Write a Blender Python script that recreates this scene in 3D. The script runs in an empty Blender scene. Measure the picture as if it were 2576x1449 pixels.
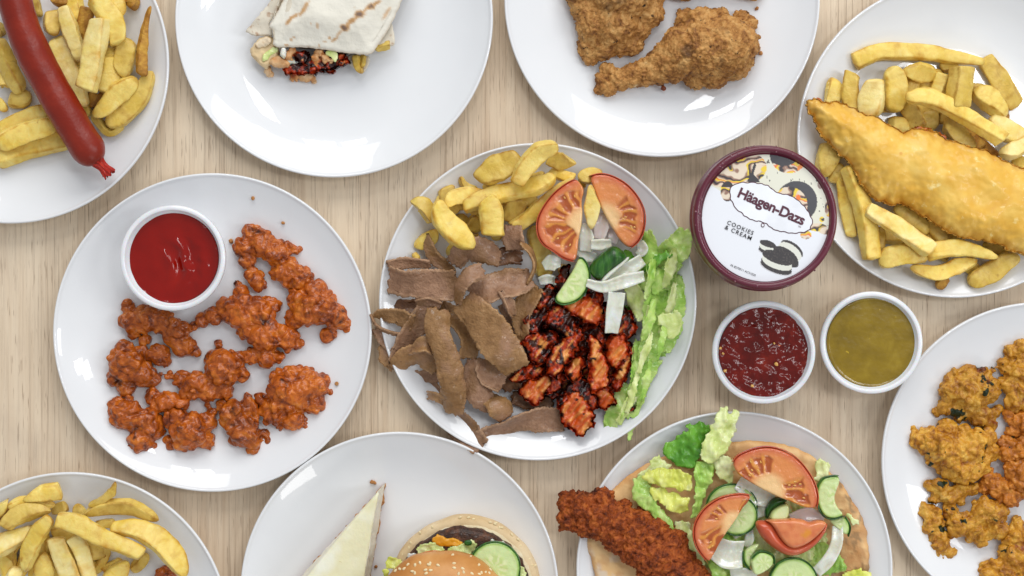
import bpy, bmesh, math, random
import numpy as np
from mathutils import Vector
rnd = random.Random(7)
SC = bpy.context.scene
COL = SC.collection
# ------------------------------------------------------------------ camera, world, lamps
S = 0.0003125            # metres on the table top per pixel of the 2576 px wide view
HC = 1.30                # camera height
cam = bpy.data.cameras.new('camera'); camo = bpy.data.objects.new('camera', cam)
COL.objects.link(camo); camo.location = (0, 0, HC); camo.rotation_euler = (0, 0, 0)
cam.sensor_width = 36; cam.lens = 36 * HC / (2576 * S); cam.clip_start = 0.05; cam.clip_end = 50
SC.camera = camo
w = bpy.data.worlds.new('World'); SC.world = w; w.use_nodes = True
bg = w.node_tree.nodes['Background']; bg.inputs[0].default_value = (0.93, 0.965, 1.0, 1); bg.inputs[1].default_value = 0.39
def pane(loc, sx, sy, rad, col=(1, 1, 1)):
    l = bpy.data.lights.new('window_and_key_light', 'AREA'); l.shape = 'RECTANGLE'; l.size = sx; l.size_y = sy
    l.energy = rad * math.pi * sx * sy; l.color = col
    o = bpy.data.objects.new('window_and_key_light', l); COL.objects.link(o); o.location = loc
    o.rotation_euler = (Vector((0, 0, 0)) - Vector(loc)).to_track_quat('-Z', 'Y').to_euler()
pane((0.45, 3.6, 2.5), 3.8, 2.1, 3.5, (1.0, 0.985, 0.955))      # broad soft key lamp added beyond the table top, for directional light
pane((0.80, 0.34, 2.2), 0.20, 0.34, 12.0, (0.96, 0.98, 1.0))
pane((1.04, 0.34, 2.2), 0.20, 0.34, 12.0, (0.96, 0.98, 1.0))
pane((0.08, 1.12, 2.2), 0.18, 0.46, 13.0, (0.97, 0.985, 1.0))
pane((-0.62, 1.85, 2.15), 0.24, 0.22, 12.0, (0.97, 0.985, 1.0))
pane((-0.28, 1.85, 2.15), 0.30, 0.22, 12.0, (0.97, 0.985, 1.0))
pane((0.42, 1.95, 2.10), 0.16, 0.18, 8.0, (0.97, 0.985, 1.0))
pane((2.05, 0.05, 1.85), 0.45, 1.0, 8.0, (0.95, 0.98, 1.0))
pane((0.95, -1.95, 1.35), 0.5, 0.4, 6.0, (1.0, 0.98, 0.94))
vs = SC.view_settings; vs.view_transform = 'Standard'; vs.look = 'None'; vs.gamma = 1; vs.use_curve_mapping = False; vs.exposure = 0.22

# ------------------------------------------------------------------ helpers
def W(x, y, z=0.0):
    k = (HC - z) / HC
    return ((x - 1288) * S * k, (724.5 - y) * S * k, z)
class Fr:
    def __init__(s, ox, oy, sc): s.ox, s.oy, s.sc = ox / 1.590062, oy / 1.590062, sc / 1.590062
    def p(s, x, y): return (s.ox + x * s.sc, s.oy + y * s.sc)
    def w(s, x, y, z=0.0): return W(*s.p(x, y), z)
    def l(s, d, z=0.0): return d * s.sc * S * (HC - z) / HC
A = Fr(0, 0, .6212); B = Fr(900, 0, .31056); C = Fr(2150, 0, .3882); D = Fr(3150, 100, .7592)
E = Fr(200, 700, .8972); F = Fr(1450, 500, .54348); G = Fr(1450, 1100, .54348); T = Fr(2720, 560, .44156)
I = Fr(2750, 1100, .41404); J = Fr(0, 1850, .34938); K = Fr(1100, 1850, .44643); L = Fr(2150, 1600, .54348)
M = Fr(3500, 1200, .76215); Q = Fr(0, 0, 1.590062)
_rs = np.random.RandomState(3); _perm = _rs.permutation(256); _perm = np.concatenate([_perm, _perm, _perm])
_gr = _rs.normal(size=(256, 3)); _gr /= np.linalg.norm(_gr, axis=1)[:, None]
def pn(p, seed=0):
    p = np.asarray(p, float) + seed * 17.31
    i = np.floor(p).astype(int); f = p - i; i &= 255
    u = f * f * f * (f * (f * 6 - 15) + 10); r = 0
    for dx in (0, 1):
        for dy in (0, 1):
            for dz in (0, 1):
                h = _perm[_perm[_perm[(i[:, 0] + dx) & 255] + ((i[:, 1] + dy) & 255)] + ((i[:, 2] + dz) & 255)]
                g = _gr[h]
                d = g[:, 0] * (f[:, 0] - dx) + g[:, 1] * (f[:, 1] - dy) + g[:, 2] * (f[:, 2] - dz)
                wt = (u[:, 0] if dx else 1 - u[:, 0]) * (u[:, 1] if dy else 1 - u[:, 1]) * (u[:, 2] if dz else 1 - u[:, 2])
                r = r + wt * d
    return r * 1.6
def fbm(p, o=3, seed=0, g=.5):
    r = 0; a = 1
    for k in range(o): r = r + a * pn(np.asarray(p) * 2 ** k, seed + k); a *= g
    return r
def s2l(c):
    return tuple((v / 255 / 12.92) if v / 255 < .04045 else ((v / 255 + .055) / 1.055) ** 2.4 for v in c)
def cr(pts, n):
    P = np.array(pts, float)
    if len(P) == 2: t = np.linspace(0, 1, n)[:, None]; return P[0] * (1 - t) + P[1] * t
    Pe = np.vstack([2 * P[0] - P[1], P, 2 * P[-1] - P[-2]]); out = []
    for t in np.linspace(0, len(P) - 1 - 1e-9, n):
        i = int(t); f = t - i; a, b, c, d = Pe[i:i + 4]
        out.append(.5 * ((2 * b) + (-a + c) * f + (2 * a - 5 * b + 4 * c - d) * f * f + (-a + 3 * b - 3 * c + d) * f ** 3))
    return np.array(out)
def chaikin(P, it=2):
    P = np.array(P, float)
    for _ in range(it):
        Qn = np.roll(P, -1, 0); P = np.stack([P * .75 + Qn * .25, P * .25 + Qn * .75], 1).reshape(-1, 2)
    return P
LABELS = {}
def tag(o, label, cat, group=None, kind=None):
    if label: o['label'] = label
    if cat: o['category'] = cat
    if group: o['group'] = group
    if kind: o['kind'] = kind
    if label:
        if label in LABELS and not group: print('DUPLICATE LABEL', label)
        LABELS[label] = 1
    return o
def thing(name, label, cat, loc, group=None):
    o = bpy.data.objects.new(name, None); COL.objects.link(o); o.location = loc; o.empty_display_size = .01
    return tag(o, label, cat, group)
def wloc(o):
    v = Vector((0, 0, 0))
    while o: v += o.location; o = o.parent
    return v
def mesh(name, v, f, mat, parent=None, smooth=True, cols=None, origin=None):
    v = np.asarray(v, float)
    if parent is not None: org = np.array(wloc(parent)); loc = (0, 0, 0)
    else:
        mn, mx = v.min(0), v.max(0); org = np.array([(mn[0] + mx[0]) / 2, (mn[1] + mx[1]) / 2, mn[2]]); loc = org
    me = bpy.data.meshes.new(name); me.from_pydata((v - org).tolist(), [], f if isinstance(f, list) else f.tolist())
    if cols is not None:
        a = me.color_attributes.new('Col', 'FLOAT_COLOR', 'POINT')
        c = np.ones((len(v), 4)); c[:, :3] = cols; a.data.foreach_set('color', c.ravel())
    me.polygons.foreach_set('use_smooth', [smooth] * len(me.polygons)); me.update()
    bm = bmesh.new(); bm.from_mesh(me); bmesh.ops.recalc_face_normals(bm, faces=bm.faces); bm.to_mesh(me); bm.free()
    o = bpy.data.objects.new(name, me); COL.objects.link(o); o.parent = parent; o.location = loc
    if mat: me.materials.append(mat)
    return o
# plate surface height for a radius given in view pixels
PP = [(0, 2.6), (180, 2.6), (235, 3.0), (270, 4.2), (305, 6.6), (340, 10.2), (370, 14.6), (388, 17.6), (394, 18.6), (397, 19.0)]
def pz(r): return float(np.interp(r, [a for a, b in PP], [b for a, b in PP])) / 1000
PLATES = {'sausage': (25, 162, 400), 'wrap': (840, 46, 400), 'drum': (1666, -2, 397), 'fish': (2405, 350, 399), 'nugget': (534, 836.5, 401),
          'kebab': (1353, 759, 399.5), 'fries': (177, 1588, 400), 'burger': (1005, 1487, 400.5), 'naan': (1848, 1433, 398), 'pakora': (2618, 1160, 400)}
def surf(x, y):
    b = 0
    for (cx, cy, r) in PLATES.values():
        d = math.hypot(x - cx, y - cy)
        if d < 401: b = max(b, pz(d))
    return b
# ------------------------------------------------------------------ materials
def nt(name):
    m = bpy.data.materials.new(name); m.use_nodes = True; t = m.node_tree; b = t.nodes['Principled BSDF']
    return m, t, t.nodes, t.links, b
def coords(t, stretch=None, rand=True):
    tc = t.nodes.new('ShaderNodeTexCoord'); out = tc.outputs['Object']
    if rand:
        oi = t.nodes.new('ShaderNodeObjectInfo'); ad = t.nodes.new('ShaderNodeVectorMath'); ad.operation = 'ADD'
        t.links.new(out, ad.inputs[0]); t.links.new(oi.outputs['Random'], ad.inputs[1]); out = ad.outputs[0]
    if stretch:
        mp = t.nodes.new('ShaderNodeMapping'); mp.inputs['Scale'].default_value = stretch
        t.links.new(out, mp.inputs[0]); out = mp.outputs[0]
    return out
def noise(t, v, sc, det=4, rough=.55, dist=0):
    n = t.nodes.new('ShaderNodeTexNoise'); n.inputs['Scale'].default_value = sc; n.inputs['Detail'].default_value = det
    n.inputs['Roughness'].default_value = rough; n.inputs['Distortion'].default_value = dist; t.links.new(v, n.inputs['Vector'])
    return n.outputs['Fac']
def ramp(t, fac, stops):
    r = t.nodes.new('ShaderNodeValToRGB'); e = r.color_ramp.elements
    while len(e) < len(stops): e.new(.5)
    for k, (p, c) in enumerate(stops): e[k].position = p; e[k].color = (*c, 1)
    t.links.new(fac, r.inputs[0]); return r.outputs[0]
def mix(t, fac, a, b, mode='MIX'):
    m = t.nodes.new('ShaderNodeMix'); m.data_type = 'RGBA'; m.blend_type = mode
    for s, x in ((0, fac), (6, a), (7, b)):
        if isinstance(x, (int, float)): m.inputs[s].default_value = x
        elif isinstance(x, tuple): m.inputs[s].default_value = (*x, 1)
        else: t.links.new(x, m.inputs[s])
    return m.outputs[2]
BW = ((0, 0, 0), (1, 1, 1))
def food(name, stops, sc=120, det=5, rough=.5, bump=.0006, bsc=600, specks=(), sss=0, coat=0, vcol=False, var=.12, stretch=None, spec=.28, dist=.3, nrough=.6, vfac=.0, bdet=4):
    m, t, N, Lk, b = nt(name); v = coords(t, stretch)
    c = ramp(t, noise(t, v, sc, det, nrough, dist), [(p, s2l(k)) for p, k in stops])
    if vcol:
        at = N.new('ShaderNodeAttribute'); at.attribute_name = 'Col'
        c = mix(t, vfac, at.outputs[0], c)
    for (cc, ssc, lo, hi) in specks:
        f = ramp(t, noise(t, v, ssc, 3, .6, .2), [(lo, BW[0]), (hi, BW[1])])
        c = mix(t, f, c, s2l(cc))
    if var:
        oi = N.new('ShaderNodeObjectInfo'); mr = N.new('ShaderNodeMapRange')
        mr.inputs[3].default_value = 1 - var; mr.inputs[4].default_value = 1 + var; Lk.new(oi.outputs['Random'], mr.inputs[0])
        hs = N.new('ShaderNodeHueSaturation'); Lk.new(mr.outputs[0], hs.inputs['Value']); Lk.new(c, hs.inputs['Color']); c = hs.outputs[0]
    Lk.new(c, b.inputs['Base Color']); b.inputs['Roughness'].default_value = rough; b.inputs['Specular IOR Level'].default_value = spec
    if bump:
        bn = N.new('ShaderNodeBump'); bn.inputs['Distance'].default_value = bump; bn.inputs['Strength'].default_value = 1
        Lk.new(noise(t, v, bsc, bdet, .6), bn.inputs['Height']); Lk.new(bn.outputs[0], b.inputs['Normal'])
    if sss:
        b.inputs['Subsurface Weight'].default_value = sss; b.inputs['Subsurface Radius'].default_value = (1, .6, .35); b.inputs['Subsurface Scale'].default_value = .004
    b.inputs['Coat Weight'].default_value = coat; b.inputs['Coat Roughness'].default_value = .12
    return m
MT = {}
def wood():
    m, t, N, Lk, b = nt('oak_laminate'); v = coords(t, (1, 1, 1), False)
    def st(x, y):
        mp = N.new('ShaderNodeMapping'); mp.inputs['Scale'].default_value = (x, y, 1); Lk.new(v, mp.inputs[0]); return mp.outputs[0]
    base = ramp(t, noise(t, st(6, 1.6), 1, 4, .55, .8), [(.25, s2l((192, 162, 134))), (.42, s2l((216, 190, 160))), (.6, s2l((232, 211, 184))), (.78, s2l((212, 185, 155)))])
    mid = ramp(t, noise(t, st(70, 3.0), 1, 6, .7, 1.2), [(.3, s2l((186, 162, 136))), (.55, s2l((230, 214, 190)))])
    c = mix(t, .42, base, mid)
    fine = ramp(t, noise(t, st(560, 6), 1, 4, .75, .2), [(.36, BW[1]), (.47, BW[0])])
    patch = ramp(t, noise(t, st(20, 3), 1, 4, .6), [(.38, (.05, .05, .05)), (.66, (.6, .6, .6))])
    c = mix(t, mix(t, 1.0, fine, patch, 'MULTIPLY'), c, s2l((134, 106, 82)))
    pore = ramp(t, noise(t, st(900, 40), 1, 2, .6, .1), [(.62, BW[0]), (.70, (.7, .7, .7))])
    c = mix(t, pore, c, s2l((140, 112, 88)))
    stain = ramp(t, noise(t, st(11, 5), 1, 4, .6, 1.0), [(.58, (0, 0, 0)), (.82, (.35, .35, .35))])
    c = mix(t, stain, c, s2l((160, 140, 124)))
    Lk.new(c, b.inputs['Base Color']); b.inputs['Roughness'].default_value = .42; b.inputs['Specular IOR Level'].default_value = .35
    bn = N.new('ShaderNodeBump'); bn.inputs['Distance'].default_value = .00025; bn.inputs['Strength'].default_value = .6
    Lk.new(fine, bn.inputs['Height']); bn.invert = True; Lk.new(bn.outputs[0], b.inputs['Normal'])
    return m
MT['wood'] = wood()
def simple(name, c, rough=.4, spec=.5, coat=0, trans=0, sss=0, alpha=1, metal=0):
    m, t, N, Lk, b = nt(name); v = coords(t)
    cc = s2l(c); k = ramp(t, noise(t, v, 60, 3), [(.3, tuple(x * .93 for x in cc)), (.7, tuple(min(1, x * 1.05) for x in cc))])
    Lk.new(k, b.inputs['Base Color']); b.inputs['Roughness'].default_value = rough; b.inputs['Specular IOR Level'].default_value = spec
    b.inputs['Coat Weight'].default_value = coat; b.inputs['Coat Roughness'].default_value = .05; b.inputs['Transmission Weight'].default_value = trans
    if sss: b.inputs['Subsurface Weight'].default_value = sss; b.inputs['Subsurface Scale'].default_value = .004
    return m
def china():
    m, t, N, Lk, b = nt('white_glazed_china'); v = coords(t)
    c = ramp(t, noise(t, v, 14, 3), [(.3, (.79, .798, .82)), (.7, (.82, .828, .845))])
    sp = ramp(t, noise(t, v, 900, 2, .5), [(.79, BW[0]), (.82, (.45, .45, .45))])
    c = mix(t, sp, c, (.4, .36, .3))
    Lk.new(c, b.inputs['Base Color']); b.inputs['Roughness'].default_value = .25; b.inputs['Specular IOR Level'].default_value = .25
    b.inputs['Coat Weight'].default_value = .75; b.inputs['Coat Roughness'].default_value = .015
    bn = N.new('ShaderNodeBump'); bn.inputs['Distance'].default_value = .0012; bn.inputs['Strength'].default_value = .22
    Lk.new(noise(t, v, 22, 2), bn.inputs['Height']); Lk.new(bn.outputs[0], b.inputs['Normal'])
    return m
MT['china'] = china()
MT['fry'] = food('fried_potato', [(.28, (202, 146, 40)), (.42, (232, 190, 72)), (.56, (243, 214, 104)), (.72, (249, 232, 150))], 120, 6, .28, .0006, 300, (((180, 118, 36), 80, .68, .80),), sss=.08, var=.08, nrough=.62, vcol=True, vfac=.42, dist=1.0)
MT['fry_pale'] = food('pale_fried_potato', [(.28, (220, 180, 82)), (.45, (240, 212, 118)), (.62, (248, 230, 158)), (.75, (251, 240, 186))], 120, 6, .28, .0006, 300, (), sss=.08, var=.06, nrough=.62, vcol=True, vfac=.42, dist=1.0)
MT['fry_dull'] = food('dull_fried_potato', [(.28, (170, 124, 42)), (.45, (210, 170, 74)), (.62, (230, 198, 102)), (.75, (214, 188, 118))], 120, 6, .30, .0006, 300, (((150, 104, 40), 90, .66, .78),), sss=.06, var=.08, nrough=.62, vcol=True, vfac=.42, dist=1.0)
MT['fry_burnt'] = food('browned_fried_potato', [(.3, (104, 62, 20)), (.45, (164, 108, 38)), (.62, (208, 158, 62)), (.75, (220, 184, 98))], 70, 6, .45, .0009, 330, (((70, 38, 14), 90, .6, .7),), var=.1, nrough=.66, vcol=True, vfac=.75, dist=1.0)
MT['nugget'] = food('crisp_chicken_batter', [(.28, (48, 14, 3)), (.39, (118, 48, 8)), (.51, (174, 84, 18)), (.64, (204, 114, 34)), (.78, (222, 158, 80))], 90, 7, .28, .0007, 300, (((60, 20, 6), 55, .62, .72),), var=.12, coat=.35, nrough=.72, dist=.8)
MT['pakora'] = food('gram_flour_batter', [(.28, (92, 48, 8)), (.40, (158, 98, 22)), (.52, (200, 142, 44)), (.64, (220, 172, 74)), (.78, (234, 202, 120))], 90, 7, .38, .0010, 300, (((26, 38, 12), 70, .635, .66), ((130, 56, 14), 45, .60, .72)), var=.10, nrough=.72, dist=.8, coat=.15)
MT['pakora_red'] = food('browner_gram_batter', [(.28, (84, 40, 8)), (.40, (150, 82, 20)), (.52, (194, 118, 38)), (.64, (214, 146, 62)), (.78, (230, 182, 102))], 90, 7, .36, .0010, 300, (((40, 38, 14), 75, .66, .69),), var=.06, nrough=.72, dist=.8, coat=.15)
MT['crust'] = food('peppery_chicken_crust', [(.28, (74, 42, 18)), (.38, (130, 82, 38)), (.48, (178, 124, 64)), (.60, (208, 158, 94)), (.78, (224, 188, 132))], 95, 8, .5, .0016, 340, (((44, 28, 20), 230, .655, .70), ((84, 58, 40), 34, .58, .70), ((232, 204, 152), 30, .68, .74)), var=.06, nrough=.74, dist=.6)
MT['fillet'] = food('red_chicken_crust', [(.28, (44, 14, 5)), (.40, (104, 42, 11)), (.51, (154, 72, 23)), (.62, (186, 100, 40)), (.76, (206, 130, 68))], 150, 8, .5, .0020, 330, (((54, 16, 8), 50, .60, .72),), var=.0, nrough=.74, dist=.5)
MT['fish'] = food('golden_fish_batter', [(.26, (206, 146, 44)), (.42, (226, 176, 68)), (.56, (236, 194, 92)), (.74, (246, 220, 142))], 40, 7, .38, .0003, 160, (((198, 106, 34), 42, .70, .80), ((250, 224, 150), 110, .64, .76)), var=0, coat=.15, vcol=True, vfac=.55, nrough=.66)
MT['doner'] = food('sliced_doner_meat', [(.28, (104, 70, 50)), (.45, (144, 106, 80)), (.6, (170, 130, 102)), (.75, (196, 158, 128))], 120, 7, .42, .0013, 480, (((110, 50, 36), 200, .70, .76), ((214, 194, 176), 300, .72, .78), ((128, 92, 54), 28, .52, .68)), sss=.06, var=.08, coat=.22, spec=.3, nrough=.68, vcol=True, vfac=.62)
MT['doner_toast'] = food('toasted_doner_meat', [(.28, (100, 66, 32)), (.45, (142, 102, 60)), (.6, (168, 126, 82)), (.75, (194, 156, 112))], 110, 7, .38, .0013, 480, (((78, 42, 20), 180, .69, .75), ((168, 128, 100), 26, .52, .66)), sss=.06, var=.08, coat=.28, spec=.3, nrough=.68, vcol=True, vfac=.62)
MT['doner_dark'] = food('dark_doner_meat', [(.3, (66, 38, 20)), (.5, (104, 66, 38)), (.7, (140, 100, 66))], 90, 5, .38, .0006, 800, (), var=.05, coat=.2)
def charred(name, sh):
    return food(name, [(.32 + sh, (12, 8, 9)), (.40 + sh, (64, 14, 8)), (.47 + sh, (132, 28, 10)), (.56 + sh, (184, 72, 28)), (.65 + sh, (216, 128, 60)), (.74 + sh, (236, 184, 128))], 60, 7, .26, .0010, 260, (((10, 8, 10), 50, .58, .62),), var=.05, coat=.35, nrough=.7, dist=.9)
MT['tikka'] = charred('charred_red_chicken', 0.0); MT['tikka_black'] = charred('blackened_chicken', .08); MT['tikka_pale'] = charred('cut_red_chicken', -.12)
MT['lettuce'] = food('iceberg_lettuce', [(.28, (120, 170, 62)), (.45, (164, 204, 92)), (.6, (198, 222, 130)), (.76, (224, 236, 176))], 50, 6, .3, .0008, 110, (), sss=.15, var=.10, coat=.3, dist=1.6)
MT['lettuce_pale'] = food('pale_lettuce_rib', [(.28, (176, 198, 98)), (.45, (208, 220, 138)), (.6, (228, 234, 172)), (.76, (240, 242, 206))], 50, 6, .3, .0008, 110, (), sss=.15, var=.08, coat=.3, dist=1.6)
MT['lettuce_yellow'] = food('yellow_lettuce_heart', [(.28, (180, 192, 60)), (.45, (214, 218, 96)), (.6, (228, 230, 132)), (.76, (238, 240, 184))], 50, 6, .3, .0008, 110, (), sss=.15, var=.06, coat=.3, dist=1.6)
MT['lettuce_dark'] = food('dark_lettuce', [(.28, (58, 116, 28)), (.45, (84, 146, 40)), (.6, (112, 172, 56)), (.76, (146, 194, 88))], 60, 5, .36, .0008, 150, (), sss=.15, var=.04, coat=.2)
MT['onion'] = food('raw_onion', [(.3, (214, 214, 190)), (.5, (232, 232, 216)), (.7, (246, 246, 240))], 60, 4, .16, .0004, 200, (), sss=.5, var=.04, coat=.6, dist=1.5)
MT['onion'].node_tree.nodes['Principled BSDF'].inputs['Transmission Weight'].default_value = .08
MT['onion_pink'] = food('pinkish_onion', [(.3, (212, 196, 190)), (.55, (228, 214, 210)), (.75, (240, 232, 228))], 40, 3, .22, .0003, 200, (), sss=.35, var=.04, coat=.4)
MT['vface'] = food('cut_vegetable', [(.3, (200, 190, 110)), (.7, (220, 220, 160))], 90, 4, .16, .0007, 220, (), sss=.2, var=.0, coat=.7, vcol=True, vfac=.06)
MT['tomato_skin'] = food('tomato_skin', [(.3, (180, 62, 38)), (.6, (206, 96, 62)), (.75, (220, 126, 88))], 30, 3, .2, .0001, 200, (), sss=.15, var=.04, coat=.5)
MT['seed_gold'] = simple('tomato_seed', (226, 170, 84), .2, coat=.6)
MT['cuke_skin'] = food('cucumber_skin', [(.32, (20, 54, 14)), (.5, (38, 88, 26)), (.68, (74, 128, 44))], 60, 4, .24, .0003, 200, (), var=.06, coat=.4, stretch=(3, .6, 1))
MT['bread'] = food('griddled_flatbread', [(.28, (206, 150, 88)), (.45, (226, 180, 120)), (.6, (238, 204, 152)), (.75, (244, 222, 184))], 32, 5, .6, .0006, 260, (), var=0, vcol=True, vfac=.35)
MT['tortilla'] = food('flour_tortilla', [(.3, (220, 212, 192)), (.55, (236, 231, 216)), (.75, (240, 237, 226))], 60, 5, .6, .0009, 160, (((206, 170, 118), 70, .70, .80),), var=0, vcol=True, vfac=.14)
MT['bun'] = food('glazed_bun_crust', [(.3, (188, 124, 62)), (.5, (206, 146, 82)), (.7, (222, 168, 106))], 26, 4, .42, .0002, 300, (), var=0, coat=.1)
MT['heel'] = food('pale_bun', [(.3, (206, 176, 130)), (.55, (222, 196, 154)), (.75, (232, 212, 176))], 40, 5, .6, .0006, 300, (), var=0)
MT['crumb'] = food('bun_crumb', [(.3, (222, 202, 160)), (.6, (236, 222, 188)), (.75, (242, 232, 206))], 120, 5, .75, .0010, 500, (), var=0)
MT['patty'] = food('grilled_beef', [(.3, (30, 17, 12)), (.45, (62, 36, 22)), (.58, (96, 58, 36)), (.72, (136, 88, 56))], 150, 7, .4, .0020, 420, (), var=0, coat=.2, nrough=.72)
MT['cheese'] = food('melted_cheese', [(.3, (216, 140, 20)), (.6, (236, 168, 36)), (.75, (246, 198, 78))], 60, 3, .3, .0003, 200, (), sss=.1, coat=.4)
MT['sesame'] = simple('sesame', (236, 216, 170), .4)
MT['cakecream'] = food('cheesecake_cream', [(.3, (226, 216, 172)), (.6, (238, 230, 192)), (.75, (242, 236, 206))], 30, 5, .42, .0007, 110, (((206, 178, 100), 110, .72, .78), ((246, 242, 220), 20, .55, .7)), sss=.15, var=0)
MT['cakeside'] = food('cheesecake_cut_side', [(.3, (222, 214, 192)), (.6, (236, 229, 210)), (.75, (242, 237, 222))], 60, 4, .5, .0008, 200, (), sss=.1, var=0)
MT['biscuit'] = food('biscuit_crumb', [(.3, (156, 100, 52)), (.6, (194, 138, 84)), (.75, (216, 168, 112))], 200, 4, .7, .001, 500, (), var=0)
MT['sausage'] = food('saveloy_skin', [(.3, (116, 25, 9)), (.55, (132, 33, 13)), (.75, (150, 46, 22))], 24, 4, .34, .0005, 160, (), sss=0, var=0, coat=.0, spec=.4)
MT['sausage_end'] = food('pinched_sausage_skin', [(.3, (150, 24, 12)), (.6, (190, 44, 28)), (.75, (212, 70, 48))], 200, 3, .35, .0005, 400, (), var=0, coat=.2, stretch=(1, 1, 1))
MT['pot'] = simple('white_plastic', (232, 234, 238), .24, sss=.2)
MT['ketchup'] = food('ketchup', [(.3, (128, 10, 2)), (.6, (138, 14, 3)), (.75, (148, 20, 6))], 30, 2, .06, .00002, 300, (), var=0, coat=.3, spec=.25)
MT['chilli'] = food('chilli_sauce', [(.3, (84, 10, 4)), (.55, (112, 18, 7)), (.75, (142, 38, 18))], 70, 4, .10, .0003, 200, (((26, 14, 12), 160, .72, .75), ((216, 96, 20), 150, .755, .78)), var=0, coat=.25)
MT['curry'] = food('curry_sauce', [(.3, (120, 96, 8)), (.55, (138, 112, 16)), (.75, (156, 130, 34))], 60, 4, .2, .0001, 200, (((206, 172, 40), 140, .69, .76),), var=0, coat=.5)
MT['lid'] = simple('maroon_plastic', (96, 24, 46), .3, coat=.2)
MT['carton'] = food('printed_carton', [(.3, (84, 78, 30)), (.45, (120, 110, 50)), (.6, (88, 30, 48)), (.75, (200, 190, 160))], 40, 3, .4, .0001, 100, (), var=0)
MT['print'] = food('printed_label', [(.3, (230, 232, 238)), (.7, (238, 240, 246))], 40, 2, .3, 0, 100, (), var=0, vcol=True, vfac=.04, coat=.3)
MT['maroon_ink'] = simple('maroon_ink', (82, 28, 48), .4)
MT['dark_ink'] = simple('dark_ink', (44, 40, 46), .4)
MT['droplet'] = simple('condensation', (120, 60, 76), .08, coat=1)

# ------------------------------------------------------------------ shape builders
def lathe(name, cx, cy, prof, mat, parent=None, seg=128, zref=None, amp=0, nf=60, seed=0, close=True, cols=None, smooth=True):
    if zref is None: zref = max(z for r, z in prof)
    k = (HC - zref) / HC; ox, oy, _ = W(cx, cy, zref); n = len(prof); vs_ = []; fs = []
    for i in range(seg):
        a = 2 * math.pi * i / seg
        for r, z in prof: vs_.append((ox + r * S * k * math.cos(a), oy + r * S * k * math.sin(a), z))
    for i in range(seg):
        j = (i + 1) % seg
        for q in range(n - 1): fs.append((i * n + q, j * n + q, j * n + q + 1, i * n + q + 1))
    v = np.array(vs_)
    bm = bmesh.new(); bv = [bm.verts.new(x) for x in v]
    for f in fs: bm.faces.new([bv[a] for a in f])
    bmesh.ops.remove_doubles(bm, verts=bm.verts, dist=1e-7)
    bm.verts.ensure_lookup_table(); v = np.array([x.co[:] for x in bm.verts]); f = [[x.index for x in g.verts] for g in bm.faces if len(g.verts) > 2]
    bm.verts.index_update(); f = [[x.index for x in g.verts] for g in bm.faces]; bm.free()
    if amp:
        c = np.array([ox, oy, np.mean([z for r, z in prof])]); d = v - c; d /= np.linalg.norm(d, axis=1)[:, None] + 1e-9
        v = v + d * (fbm(v * nf, 3, seed) * amp)[:, None]
    return mesh(name, v, f, mat, parent, smooth)
def poly_sdf(P, x, y):
    """signed distance (inside positive) of the points to polygon P, all in frame pixels"""
    n = len(P); best = np.full(x.shape, 1e18); ins = np.zeros(x.shape, bool)
    for i in range(n):
        ax, ay = P[i]; bx, by = P[(i + 1) % n]; dx, dy = bx - ax, by - ay; L2 = dx * dx + dy * dy + 1e-12
        t = np.clip(((x - ax) * dx + (y - ay) * dy) / L2, 0, 1)
        best = np.minimum(best, (x - ax - t * dx) ** 2 + (y - ay - t * dy) ** 2)
        if dy != 0:
            c = ((ay > y) != (by > y)) & (x < (bx - ax) * (y - ay) / (by - ay + 1e-30) + ax); ins ^= c
    d = np.sqrt(best); return np.where(ins, d, -d)
def line_dist(P, x, y):
    best = np.full(x.shape, 1e18)
    for i in range(len(P) - 1):
        ax, ay = P[i]; bx, by = P[i + 1]; dx, dy = bx - ax, by - ay
        t = np.clip(((x - ax) * dx + (y - ay) * dy) / (dx * dx + dy * dy + 1e-12), 0, 1)
        best = np.minimum(best, (x - ax - t * dx) ** 2 + (y - ay - t * dy) ** 2)
    return np.sqrt(best)
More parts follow.
